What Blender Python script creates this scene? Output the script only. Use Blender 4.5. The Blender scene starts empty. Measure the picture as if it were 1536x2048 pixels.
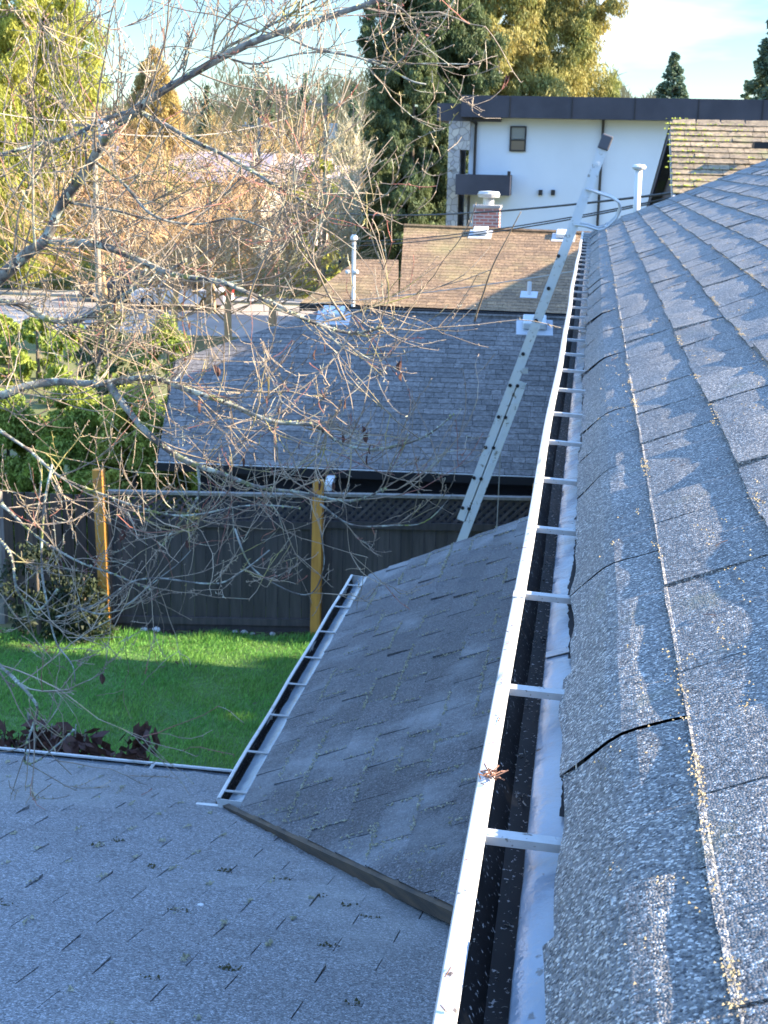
import bpy, bmesh, math, random
import numpy as np
from mathutils import Vector, Matrix, noise as mn
R_ = math.radians
rnd = random.Random(7); rs = np.random.RandomState(11)
sc = bpy.context.scene
COL = sc.collection
# ------------------------------------------------------------------ camera
F, VPX, VPY, ROLL, ZC = 2800., 1190., 325., .022, 5.9
def _n(v): return v/np.linalg.norm(v)
def _cr(x, y): return np.array([x-768., 1024.-y, -F])
_Y = _n(_cr(VPX, VPY)); _h = _n(_cr(VPX+500, VPY+500*ROLL)); _Z = _n(np.cross(_h, _Y))
if _Z[1] < 0: _Z = -_Z
_X = np.cross(_Y, _Z)
RM = np.array([_X, _Y, _Z]); CP = np.array([0, 0, ZC])
def dray(x, y): return _n(RM @ _cr(x, y))
def atz(x, y, z): r = dray(x, y); return Vector(CP + r*((z-ZC)/r[2]))
def aty(x, y, Y): r = dray(x, y); return Vector(CP + r*(Y/r[1]))
def atpl(x, y, O, N):
    r = Vector(dray(x, y)); c = Vector(CP); return c + r*((O-c).dot(N)/r.dot(N))
cam = bpy.data.cameras.new('camera'); co = bpy.data.objects.new('camera', cam); COL.objects.link(co)
M4 = Matrix([[*RM[0], 0], [*RM[1], 0], [*RM[2], ZC], [0, 0, 0, 1]]); co.matrix_world = M4
cam.sensor_fit = 'HORIZONTAL'; cam.sensor_width = 36; cam.lens = F/1536*36
cam.clip_start = .05; cam.clip_end = 3000
cam.dof.use_dof = True; cam.dof.focus_distance = 1.8; cam.dof.aperture_fstop = 38
sc.camera = co
# ------------------------------------------------------------------ sun + sky + exposure
SUN_AZ = R_(0.5)                      # from +X towards +Y
sdir = Vector((math.cos(SUN_AZ), math.sin(SUN_AZ), .495*math.cos(SUN_AZ))).normalized()
sun = bpy.data.lights.new('sun', 'SUN'); sun.energy = 3.2; sun.angle = R_(.5); sun.color = (1, .83, .62)
so = bpy.data.objects.new('sun', sun); COL.objects.link(so)
so.rotation_euler = (-sdir).to_track_quat('-Z', 'Y').to_euler(); so.location = (20, 10, 30)
w = bpy.data.worlds.new('World'); sc.world = w; w.use_nodes = True
nt = w.node_tree; nt.nodes.clear()
sky = nt.nodes.new('ShaderNodeTexSky'); sky.sky_type = 'NISHITA'; sky.sun_disc = False
sky.sun_elevation = math.asin(sdir.z); sky.sun_rotation = R_(90)-SUN_AZ
sky.altitude = 0; sky.air_density = 1.0; sky.dust_density = .2; sky.ozone_density = 3.5
bg = nt.nodes.new('ShaderNodeBackground'); bg.inputs[1].default_value = .13
tc = nt.nodes.new('ShaderNodeTexCoord'); mp = nt.nodes.new('ShaderNodeMapping'); mp.inputs['Scale'].default_value = (1.6, 1.6, 7)
nz = nt.nodes.new('ShaderNodeTexNoise'); nz.inputs['Scale'].default_value = 2.2; nz.inputs['Detail'].default_value = 5; nz.inputs['Roughness'].default_value = .55
cr = nt.nodes.new('ShaderNodeValToRGB'); cr.color_ramp.elements[0].position = .5; cr.color_ramp.elements[1].position = .8
mx = nt.nodes.new('ShaderNodeMix'); mx.data_type = 'RGBA'; mx.inputs[7].default_value = (2.2, 2.25, 2.3, 1)
L = nt.links
L.new(tc.outputs['Generated'], mp.inputs[0]); L.new(mp.outputs[0], nz.inputs[0]); L.new(nz.outputs[0], cr.inputs[0])
sx = nt.nodes.new('ShaderNodeSeparateXYZ'); L.new(tc.outputs['Generated'], sx.inputs[0]); mr = nt.nodes.new('ShaderNodeMapRange'); mr.inputs[1].default_value = .45; mr.inputs[2].default_value = .12; L.new(sx.outputs[2], mr.inputs[0])
mm = nt.nodes.new('ShaderNodeMath'); mm.operation = 'MULTIPLY'; L.new(cr.outputs[0], mm.inputs[0]); L.new(mr.outputs[0], mm.inputs[1]); L.new(mm.outputs[0], mx.inputs[0]); sr = nt.nodes.new('ShaderNodeValToRGB'); e = sr.color_ramp.elements; e[0].position = 0; e[0].color = (.31, .33, .33, 1); e[1].position = .6; e[1].color = (1.05, 1.08, 1.13, 1)
x_ = e.new(.16); x_.color = (.215, .25, .265, 1); x_ = e.new(.32); x_.color = (.56, .64, .70, 1)
sm = nt.nodes.new('ShaderNodeMix'); sm.data_type = 'RGBA'; sm.blend_type = 'MULTIPLY'; sm.inputs[0].default_value = 1; L.new(sx.outputs[2], sr.inputs[0]); L.new(sky.outputs[0], sm.inputs[6]); L.new(sr.outputs[0], sm.inputs[7]); L.new(sm.outputs[2], mx.inputs[6]); L.new(mx.outputs[2], bg.inputs[0])
o_ = nt.nodes.new('ShaderNodeOutputWorld'); L.new(bg.outputs[0], o_.inputs[0])
sc.view_settings.view_transform = 'Standard'; sc.view_settings.look = 'None'
sc.view_settings.exposure = 2.72; sc.view_settings.gamma = 1
sc.cycles.max_bounces = 6; sc.cycles.transparent_max_bounces = 8
# ------------------------------------------------------------------ materials
def mat(name, base, rough=.8, var=None, scale=5., detail=4, bump=0, bscale=None, metal=0, tone=0., spec=.5, stretch=(1, 1, 1),
        spots=None, coords='Object', transl=0, ramp=(.35, .65), extra=None):
    """base colour, mixed by noise towards var; tone = strength of the per-tile/leaf attribute; spots = (colour, scale, lo, hi)"""
    m = bpy.data.materials.new(name); m.use_nodes = True; t = m.node_tree; N = t.nodes; K = t.links
    b = N['Principled BSDF']; b.inputs['Roughness'].default_value = rough; b.inputs['Metallic'].default_value = metal
    b.inputs['Specular IOR Level'].default_value = spec
    tc = N.new('ShaderNodeTexCoord'); mp = N.new('ShaderNodeMapping'); mp.inputs['Scale'].default_value = stretch
    K.new(tc.outputs[coords], mp.inputs[0])
    def noi(s, d=4, r=.55):
        n = N.new('ShaderNodeTexNoise'); n.inputs['Scale'].default_value = s; n.inputs['Detail'].default_value = d
        n.inputs['Roughness'].default_value = r; K.new(mp.outputs[0], n.inputs[0]); return n.outputs[0]
    def rmp(src, lo, hi):
        r = N.new('ShaderNodeMapRange'); r.inputs[1].default_value = lo; r.inputs[2].default_value = hi; K.new(src, r.inputs[0]); return r.outputs[0]
    def mixc(f, a, c, mode='MIX'):
        x = N.new('ShaderNodeMix'); x.data_type = 'RGBA'; x.blend_type = mode
        for i, v in ((0, f), (6, a), (7, c)):
            if hasattr(v, 'links'): K.new(v, x.inputs[i])
            elif i == 0: x.inputs[0].default_value = v
            else: x.inputs[i].default_value = (*v, 1)
        return x.outputs[2]
    c = base
    if var is not None: c = mixc(rmp(noi(scale, detail), *ramp), base, var)
    for sp in (spots or []):
        c = mixc(rmp(noi(sp[1], sp[4] if len(sp) > 4 else 3), sp[2], sp[3]), c, sp[0])
    if tone:
        at = N.new('ShaderNodeAttribute'); at.attribute_name = 'tone'
        f = N.new('ShaderNodeMapRange'); f.inputs[3].default_value = 1-tone; f.inputs[4].default_value = 1+tone; K.new(at.outputs['Fac'], f.inputs[0])
        cc = N.new('ShaderNodeCombineColor'); [K.new(f.outputs[0], cc.inputs[i]) for i in range(3)]
        c = mixc(1., c, cc.outputs[0], 'MULTIPLY')
    if hasattr(c, 'links'): K.new(c, b.inputs['Base Color'])
    else: b.inputs['Base Color'].default_value = (*c, 1)
    if bump:
        bn = N.new('ShaderNodeBump'); bn.inputs['Strength'].default_value = 1; bn.inputs['Distance'].default_value = bump
        K.new(noi(bscale or scale*4, 5, .65), bn.inputs['Height']); K.new(bn.outputs[0], b.inputs['Normal'])
    if transl:
        tr = N.new('ShaderNodeBsdfTranslucent'); ms = N.new('ShaderNodeMixShader'); ms.inputs[0].default_value = transl
        if hasattr(c, 'links'): K.new(c, tr.inputs[0])
        else: tr.inputs[0].default_value = (*c, 1)
        K.new(b.outputs[0], ms.inputs[1]); K.new(tr.outputs[0], ms.inputs[2]); K.new(ms.outputs[0], N['Material Output'].inputs[0])
    return m

def granule_mat(name, dark, mid, light, size, big=None, bigscale=1.6, bump=.0016, tone=.2, bigr=(.45, .7), green=None):
    """asphalt shingle: a sea of crushed-stone granules, dark, mid and light ones"""
    m = bpy.data.materials.new(name); m.use_nodes = True; t = m.node_tree; N = t.nodes; K = t.links
    b = N['Principled BSDF']; b.inputs['Roughness'].default_value = .68; b.inputs['Specular IOR Level'].default_value = .5
    tc = N.new('ShaderNodeTexCoord')
    vo = N.new('ShaderNodeTexVoronoi'); vo.inputs['Scale'].default_value = 1/size; K.new(tc.outputs['Object'], vo.inputs[0])
    sp = N.new('ShaderNodeSeparateColor'); K.new(vo.outputs['Color'], sp.inputs[0])
    rp = N.new('ShaderNodeValToRGB'); e = rp.color_ramp.elements
    e[0].position = 0; e[0].color = (*dark, 1); e[1].position = 1; e[1].color = (*light, 1)
    x = e.new(.35); x.color = (*mid, 1); x = e.new(.72); x.color = (*[a*1.15 for a in mid], 1)
    K.new(sp.outputs[0], rp.inputs[0]); c = rp.outputs[0]
    n2 = N.new('ShaderNodeTexNoise'); n2.inputs['Scale'].default_value = .35/size; n2.inputs['Detail'].default_value = 4; K.new(tc.outputs['Object'], n2.inputs[0])
    def mixc(f, a, cc, mode='MIX'):
        x = N.new('ShaderNodeMix'); x.data_type = 'RGBA'; x.blend_type = mode
        for i, v in ((0, f), (6, a), (7, cc)):
            if hasattr(v, 'links'): K.new(v, x.inputs[i])
            elif i == 0: x.inputs[0].default_value = v
            else: x.inputs[i].default_value = (*v, 1)
        return x.outputs[2]
    def rng(src, a0, a1, b0, b1):
        r = N.new('ShaderNodeMapRange'); r.inputs[1].default_value = a0; r.inputs[2].default_value = a1; r.inputs[3].default_value = b0; r.inputs[4].default_value = b1
        K.new(src, r.inputs[0]); return r.outputs[0]
    def grey(s):
        cc = N.new('ShaderNodeCombineColor'); [K.new(s, cc.inputs[i]) for i in range(3)]; return cc.outputs[0]
    c = mixc(1., c, grey(rng(n2.outputs[0], .35, .65, .72, 1.28)), 'MULTIPLY')
    if big is not None:
        n3 = N.new('ShaderNodeTexNoise'); n3.inputs['Scale'].default_value = bigscale; n3.inputs['Detail'].default_value = 6; n3.inputs['Roughness'].default_value = .65
        K.new(tc.outputs['Object'], n3.inputs[0]); c = mixc(rng(n3.outputs[0], bigr[0], bigr[1], 0, .8), c, big)
    if green is not None:
        n4 = N.new('ShaderNodeTexNoise'); n4.inputs['Scale'].default_value = 5; n4.inputs['Detail'].default_value = 7; n4.inputs['Roughness'].default_value = .7
        K.new(tc.outputs['Object'], n4.inputs[0]); c = mixc(rng(n4.outputs[0], .6, .72, 0, .6), c, green)
    at = N.new('ShaderNodeAttribute'); at.attribute_name = 'tone'
    c = mixc(1., c, grey(rng(at.outputs['Fac'], 0, 1, 1-tone, 1+tone)), 'MULTIPLY')
    K.new(c, b.inputs['Base Color'])
    ad = N.new('ShaderNodeMath'); ad.operation = 'MULTIPLY_ADD'; K.new(n2.outputs[0], ad.inputs[0]); ad.inputs[1].default_value = 2.2
    inv = N.new('ShaderNodeMath'); inv.operation = 'SUBTRACT'; inv.inputs[0].default_value = 1; K.new(vo.outputs['Distance'], inv.inputs[1]); K.new(inv.outputs[0], ad.inputs[2])
    bn = N.new('ShaderNodeBump'); bn.inputs['Strength'].default_value = 1; bn.inputs['Distance'].default_value = bump
    K.new(ad.outputs[0], bn.inputs['Height']); K.new(bn.outputs[0], b.inputs['Normal'])
    return m

MT = dict(
 roof_near=granule_mat('worn_shingle', (.04, .042, .045), (.155, .155, .148), (.55, .53, .48), .0025, green=(.17, .17, .10), bump=.0019, tone=.1),
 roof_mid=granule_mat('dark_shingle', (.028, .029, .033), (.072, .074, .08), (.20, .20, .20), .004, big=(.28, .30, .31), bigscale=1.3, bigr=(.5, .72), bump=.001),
 roof_low=granule_mat('grey_shingle', (.07, .075, .08), (.17, .178, .185), (.40, .41, .42), .004, big=(.32, .33, .32), bigscale=.8, bigr=(.5, .75), bump=.001, tone=.08),
 roof_grey=granule_mat('slate_shingle', (.09, .08, .07), (.13, .118, .105), (.18, .165, .15), .02, tone=.30, bump=.001),
 roof_brown=granule_mat('brown_shingle', (.14, .088, .045), (.205, .13, .065), (.27, .18, .095), .02, tone=.26, bump=.001, big=(.28, .24, .09), bigscale=.5, bigr=(.52, .8)),
 roof_moss=granule_mat('mossy_shingle', (.15, .115, .065), (.225, .17, .10), (.27, .21, .13), .02, tone=.22, bump=.001, big=(.2, .23, .06), bigscale=.9, bigr=(.52, .62)),
 deck=mat('felt', (.012, .012, .013), .95),
 alu=mat('white_painted_aluminium', (.62, .62, .60), .32, var=(.5, .5, .47), scale=9, spots=[((.12, .1, .08), 60, .67, .72), ((.3, .29, .25), 14, .6, .75)], ramp=(.5, .8)),
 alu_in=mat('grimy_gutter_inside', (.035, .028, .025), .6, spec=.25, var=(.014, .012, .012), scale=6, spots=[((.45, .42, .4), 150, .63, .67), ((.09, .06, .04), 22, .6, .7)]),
 strap=mat('dull_strap', (.42, .43, .42), .5, var=(.30, .30, .29), scale=20, spots=[((.12, .1, .08), 90, .64, .7)]),
 flash=mat('wet_flashing', (.27, .32, .36), .12, spec=.9, var=(.20, .24, .28), scale=5, spots=[((.10, .09, .08), 45, .68, .74)], bump=.0018, bscale=38, stretch=(1.2, 1., 1), ramp=(.45, .7)),
 brownwood=mat('weathered_board', (.12, .085, .055), .8, var=(.06, .05, .04), scale=6, stretch=(1, 1, 4), bump=.002, bscale=30),
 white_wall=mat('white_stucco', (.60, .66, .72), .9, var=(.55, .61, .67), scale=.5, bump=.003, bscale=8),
 cream_wall=mat('cream_siding', (.5, .47, .4), .85, var=(.42, .4, .34), scale=1),
 navy=mat('dark_navy_siding', (.02, .022, .035), .7, var=(.03, .03, .045), scale=2),
 blackmetal=mat('black_cladding', (.028, .030, .045), .6, var=(.045, .047, .065), scale=1.2),
 black=mat('black_trim', (.012, .012, .014), .5),
 glass=mat('window_glass', (.02, .03, .035), .08, spec=.8),
 glassgrey=mat('window_glass_blind', (.14, .17, .18), .25, spec=.8),
 fence=mat('charcoal_stained_wood', (.075, .062, .060), .75, var=(.045, .038, .038), scale=3, stretch=(6, 6, .5), bump=.002, bscale=20, tone=.25),
 cedarpost=mat('orange_cedar_post', (.60, .28, .05), .7, var=(.44, .19, .035), scale=4, stretch=(4, 4, .6), spots=[((.12, .06, .02), 9, .68, .75)], bump=.001),
 greywood=mat('weathered_grey_wood', (.25, .23, .2), .8, var=(.16, .14, .12), scale=4, stretch=(4, 4, .6)),
 oldfence=mat('old_brown_fence_wood', (.10, .07, .05), .85, var=(.05, .035, .03), scale=3, stretch=(4, 4, .5), tone=.3),
 concrete=mat('concrete', (.38, .37, .35), .9, var=(.28, .27, .25), scale=3),
 asphalt=mat('road_asphalt', (.36, .32, .27), .9, var=(.28, .25, .22), scale=.4, ramp=(.3, .7)),
 pave=mat('pale_driveway', (.46, .42, .37), .9, var=(.36, .33, .29), scale=.6),
 soil=mat('bark_mulch', (.045, .03, .022), .95, var=(.09, .065, .045), scale=14, bump=.02, bscale=30),
 ground=mat('rough_grass_ground', (.10, .12, .03), .95, var=(.17, .15, .05), scale=.25, spots=[((.14, .11, .06), .7, .55, .7)], bump=.02, bscale=4),
 turf=mat('lawn_turf', (.07, .15, .035), .95, var=(.10, .17, .04), scale=1.2, bump=.01, bscale=60),
 blade=mat('grass_blade', (.13, .34, .065), .6, var=(.20, .38, .075), scale=.9, tone=.35, transl=.35, spots=[((.17, .22, .05), 2.2, .6, .75)]),
 bark=mat('cherry_bark', (.10, .088, .078), .85, var=(.30, .31, .27), scale=9, detail=6, spots=[((.40, .44, .36), 16, .57, .62), ((.20, .22, .05), 7, .6, .68), ((.05, .042, .04), 30, .6, .66)], bump=.004, bscale=40, ramp=(.42, .6)),
 twig=mat('twig_bark', (.36, .29, .20), .7, var=(.20, .155, .115), scale=4, spots=[((.36, .36, .26), 9, .58, .66), ((.30, .26, .08), 3.0, .58, .68)], tone=.3),
 redtwig=mat('red_new_shoot', (.30, .10, .07), .6, var=(.22, .11, .08), scale=5),
 deadleaf=mat('withered_leaf', (.06, .025, .022), .7, var=(.10, .045, .03), scale=20, transl=.2),
 farbark=mat('grey_brown_bark', (.15, .12, .09), .9, var=(.1, .08, .06), scale=2),
 brushtan=mat('tan_branch_wood', (.46, .33, .14), .9, var=(.30, .22, .10), scale=.5, tone=.35),
 brushred=mat('reddish_branch_wood', (.42, .24, .13), .9, var=(.40, .30, .14), scale=.5, tone=.3),
 brushpale=mat('pale_branch_wood', (.52, .47, .32), .9, var=(.38, .33, .2), scale=.8, tone=.25),
 lf_yel=mat('yellow_green_cedar_foliage', (.44, .43, .08), .7, var=(.30, .34, .06), scale=.6, tone=.5, transl=.35),
 lf_lime=mat('lime_hedge_foliage', (.32, .38, .06), .7, var=(.20, .27, .045), scale=1.2, tone=.5, transl=.35),
 lf_dark=mat('dark_cedar_foliage', (.07, .11, .045), .75, var=(.12, .15, .05), scale=.4, tone=.5, transl=.25),
 lf_gold=mat('golden_cedar_foliage', (.40, .33, .10), .75, var=(.20, .23, .07), scale=.35, tone=.5, transl=.3),
 lf_fir=mat('blue_green_fir_foliage', (.11, .17, .11), .8, var=(.16, .21, .11), scale=.5, tone=.45, transl=.2),
 lf_tan=mat('rusty_conifer_foliage', (.50, .36, .13), .8, var=(.36, .28, .09), scale=.5, tone=.45, transl=.3),
 lf_shrub=mat('dark_shrub_foliage', (.018, .032, .012), .7, var=(.03, .045, .016), scale=3, tone=.5, transl=.2),
  mosspale=mat('pale_moss_threads', (.50, .48, .36), .95, var=(.36, .35, .22), scale=30, tone=.3), moss=mat('dry_moss_crumbs', (.34, .28, .18), .95, var=(.22, .19, .11), scale=30, tone=.3),
 needle=mat('fallen_needles', (.20, .10, .06), .85, tone=.4),
 mossdark=mat('dark_moss_tuft', (.07, .075, .03), .95, var=(.13, .11, .06), scale=40),
 galv=mat('galvanised_metal', (.55, .57, .56), .4, metal=.35, var=(.45, .46, .46), scale=4),
 laddermetal=mat('ladder_aluminium', (.58, .62, .64), .4, metal=.0, var=(.62, .63, .6), scale=7, spots=[((.25, .24, .2), 22, .62, .7)]),
 rubber=mat('grey_rubber_cap', (.09, .09, .10), .8),
 whitepaint=mat('white_paint', (.62, .64, .63), .45), lead=mat('vent_flashing', (.5, .52, .53), .5),
 wire=mat('wire_black', (.02, .02, .02), .6), wirel=mat('wire_grey', (.35, .33, .3), .6),
 polewood=mat('pole_wood', (.3, .26, .2), .9), yellowp=mat('yellow_paint', (.7, .5, .04), .5),
 tyre=mat('tyre_rubber', (.02, .02, .02), .8), rim=mat('wheel_rim', (.5, .5, .5), .35, metal=.6),
 car_blue=mat('blue_car_paint', (.03, .07, .28), .25, spec=.7), car_white=mat('white_car_paint', (.7, .72, .75), .25, spec=.7),
 car_dark=mat('dark_car_paint', (.03, .035, .06), .25, spec=.7), car_silver=mat('silver_car_paint', (.42, .45, .5), .3, spec=.7),
 taillight=mat('tail_light_red', (.5, .02, .02), .3), plate=mat('grey_plate', (.5, .5, .5), .5),
)
# brick and stone
def brickmat(name, c1, c2, mortar, sc_, voron=False):
    m = bpy.data.materials.new(name); m.use_nodes = True; t = m.node_tree; N = t.nodes; K = t.links; b = N['Principled BSDF']; b.inputs['Roughness'].default_value = .9
    tc = N.new('ShaderNodeTexCoord')
    if voron:
        v = N.new('ShaderNodeTexVoronoi'); v.inputs['Scale'].default_value = sc_; K.new(tc.outputs['Object'], v.inputs[0])
        ve = N.new('ShaderNodeTexVoronoi'); ve.feature = 'DISTANCE_TO_EDGE'; ve.inputs['Scale'].default_value = sc_; K.new(tc.outputs['Object'], ve.inputs[0])
        s = N.new('ShaderNodeSeparateColor'); K.new(v.outputs['Color'], s.inputs[0])
        x = N.new('ShaderNodeMix'); x.data_type = 'RGBA'; x.inputs[6].default_value = (*c1, 1); x.inputs[7].default_value = (*c2, 1); K.new(s.outputs[0], x.inputs[0])
        r = N.new('ShaderNodeMapRange'); r.inputs[1].default_value = .02; r.inputs[2].default_value = .07; K.new(ve.outputs['Distance'], r.inputs[0])
        y = N.new('ShaderNodeMix'); y.data_type = 'RGBA'; y.inputs[6].default_value = (*mortar, 1); K.new(x.outputs[2], y.inputs[7]); K.new(r.outputs[0], y.inputs[0])
        K.new(y.outputs[2], b.inputs['Base Color'])
    else:
        mp = N.new('ShaderNodeMapping'); mp.inputs['Rotation'].default_value = (R_(90), 0, 0); K.new(tc.outputs['Object'], mp.inputs[0])
        br = N.new('ShaderNodeTexBrick'); br.inputs['Scale'].default_value = sc_; br.inputs['Color1'].default_value = (*c1, 1); br.inputs['Color2'].default_value = (*c2, 1)
        br.inputs['Mortar'].default_value = (*mortar, 1); br.inputs['Mortar Size'].default_value = .012; br.inputs['Row Height'].default_value = .075; br.inputs['Brick Width'].default_value = .2
        K.new(mp.outputs[0], br.inputs[0]); K.new(br.outputs[0], b.inputs['Base Color'])
    return m
MT['brick'] = brickmat('red_brick', (.42, .16, .12), (.28, .13, .11), (.45, .4, .36), 1.)
MT['stone'] = brickmat('fieldstone', (.50, .47, .42), (.30, .30, .32), (.2, .19, .18), 4.5, True)
# ------------------------------------------------------------------ helpers
def tag(o, label=None, cat=None, group=None, kind=None):
    if label: o['label'] = label
    if cat: o['category'] = cat
    if group: o['group'] = group
    if kind: o['kind'] = kind
    return o
def empty(name, loc, label, cat, group=None, rz=0):
    o = bpy.data.objects.new(name, None); COL.objects.link(o); o.location = loc; o.rotation_euler = (0, 0, rz); o.empty_display_size = .2
    return tag(o, label, cat, group)
class MB:
    """collects boxes, tubes and faces in world space; build() links them as ONE mesh object"""
    def __init__(s): s.v = []; s.f = []; s.t = []
    def add(s, vs, fs, tone=None):
        b = len(s.v); s.v += [tuple(v) for v in vs]; s.f += [tuple(b+i for i in f) for f in fs]
        s.t += [rnd.random() if tone is None else tone]*len(fs); return s
    def box(s, c, size, rot=None, tone=None):
        c = Vector(c); x, y, z = [a/2 for a in size]
        vs = [Vector((i*x, j*y, k*z)) for k in (-1, 1) for j in (-1, 1) for i in (-1, 1)]
        if rot is not None: vs = [rot @ v for v in vs]
        return s.add([v+c for v in vs], [(0, 2, 3, 1), (4, 5, 7, 6), (0, 1, 5, 4), (2, 6, 7, 3), (0, 4, 6, 2), (1, 3, 7, 5)], tone)
    def beam(s, a, b, wd, ht, up=(0, 0, 1), tone=None):
        a = Vector(a); b = Vector(b); d = (b-a); ln = d.length; d.normalize(); r = d.cross(Vector(up)).normalized(); u = r.cross(d)
        m = Matrix((r, d, u)).transposed(); return s.box((a+b)/2, (wd, ln, ht), m, tone)
    def tube(s, pts, rad, n=8, cap=True, tone=None):
        pts = [Vector(p) for p in pts]; vs = []; fs = []; N_ = len(pts)
        if not hasattr(rad, '__len__'): rad = [rad]*N_
        ref = Vector((.13, .21, .97))
        for i, p in enumerate(pts):
            d = (pts[min(i+1, N_-1)]-pts[max(i-1, 0)])
            if d.length < 1e-9: d = Vector((0, 0, 1))
            d.normalize(); a = d.cross(ref)
            if a.length < .15: a = d.cross(Vector((1, 0, 0)))
            a.normalize(); b = d.cross(a)
            for k in range(n):
                t = 2*math.pi*k/n; vs.append(p+(a*math.cos(t)+b*math.sin(t))*rad[i])
        for i in range(N_-1):
            for k in range(n): fs.append((i*n+k, i*n+(k+1) % n, (i+1)*n+(k+1) % n, (i+1)*n+k))
        if cap: fs += [tuple(range(n))[::-1], tuple((N_-1)*n+k for k in range(n))]
        return s.add(vs, fs, tone)
    def lathe(s, c, prof, n=16, tone=None):
        c = Vector(c); vs = []; fs = []
        for r, z in prof:
            for k in range(n): t = 2*math.pi*k/n; vs.append(c+Vector((r*math.cos(t), r*math.sin(t), z)))
        for i in range(len(prof)-1):
            for k in range(n): fs.append((i*n+k, i*n+(k+1) % n, (i+1)*n+(k+1) % n, (i+1)*n+k))
        fs += [tuple(range(n))[::-1], tuple((len(prof)-1)*n+k for k in range(n))]
        return s.add(vs, fs, tone)
    def prism(s, poly, d, tone=None):
        """polygon (list of points) thickened by vector d"""
        n = len(poly); d = Vector(d); p = [Vector(q) for q in poly]
        return s.add(p+[q+d for q in p], [tuple(range(n))[::-1], tuple(range(n, 2*n))]+[(i, (i+1) % n, (i+1) % n+n, i+n) for i in range(n)], tone)
    def build(s, name, m, parent=None, smooth=False, bevel=0, cuts=None):
        return link(name, s.v, s.f, m, parent, s.t, smooth, bevel, cuts)
def link(name, V, Fc, m, parent=None, tones=None, smooth=False, bevel=0, cuts=None):
    me = bpy.data.meshes.new(name); me.from_pydata([tuple(v) for v in V], [], Fc); me.materials.append(MT[m] if isinstance(m, str) else m)
    if tones is not None:
        a = me.attributes.new('tone', 'FLOAT', 'FACE'); a.data.foreach_set('value', np.array(tones, dtype=np.float32))
    if cuts:
        bm = bmesh.new(); bm.from_mesh(me)
        for (p, nrm) in cuts:   # clear the outer side
            bmesh.ops.bisect_plane(bm, geom=bm.verts[:]+bm.edges[:]+bm.faces[:], dist=1e-5, plane_co=p, plane_no=nrm, clear_outer=True)
        bm.to_mesh(me); bm.free()
    if smooth: me.polygons.foreach_set('use_smooth', [True]*len(me.polygons))
    o = bpy.data.objects.new(name, me); COL.objects.link(o)
    if bevel:
        b = o.modifiers.new('bevel', 'BEVEL'); b.width = bevel; b.segments = 2; b.limit_method = 'ANGLE'
    if parent:
        bpy.context.view_layer.update(); o.parent = parent; o.matrix_parent_inverse = parent.matrix_basis.inverted() if parent.type == 'EMPTY' else Matrix.Identity(4)
    me.update(); return o
def quads(name, P, D, W, m, parent=None, tone=None):
    """numpy leaf cards: centres P, half-axis vectors D and W -> kite-shaped faces"""
    n = len(P); V = np.empty((n, 4, 3), np.float32); V[:, 0] = P-D; V[:, 1] = P+W-D*.1; V[:, 2] = P+D; V[:, 3] = P-W-D*.1
    me = bpy.data.meshes.new(name); me.vertices.add(n*4); me.vertices.foreach_set('co', V.ravel())
    me.loops.add(n*4); me.loops.foreach_set('vertex_index', np.arange(n*4, dtype=np.int32)); me.polygons.add(n)
    me.polygons.foreach_set('loop_start', np.arange(0, n*4, 4, dtype=np.int32)); me.polygons.foreach_set('loop_total', np.full(n, 4, np.int32))
    me.update(calc_edges=True); me.materials.append(MT[m])
    a = me.attributes.new('tone', 'FLOAT', 'FACE'); a.data.foreach_set('value', (rs.rand(n) if tone is None else tone).astype(np.float32))
    o = bpy.data.objects.new(name, me); COL.objects.link(o)
    if parent: o.parent = parent; o.matrix_parent_inverse = parent.matrix_basis.inverted()
    return o
def copy_tree(o, loc, rz, sc_, label, parent=None):
    c = o.copy(); COL.objects.link(c)
    if parent is None:
        c.location = loc; c.rotation_euler.z = rz; c.scale = sc_; c['label'] = label
    else: c.parent = parent
    for ch in o.children: copy_tree(ch, None, 0, 1, None, c)
    return c
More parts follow.
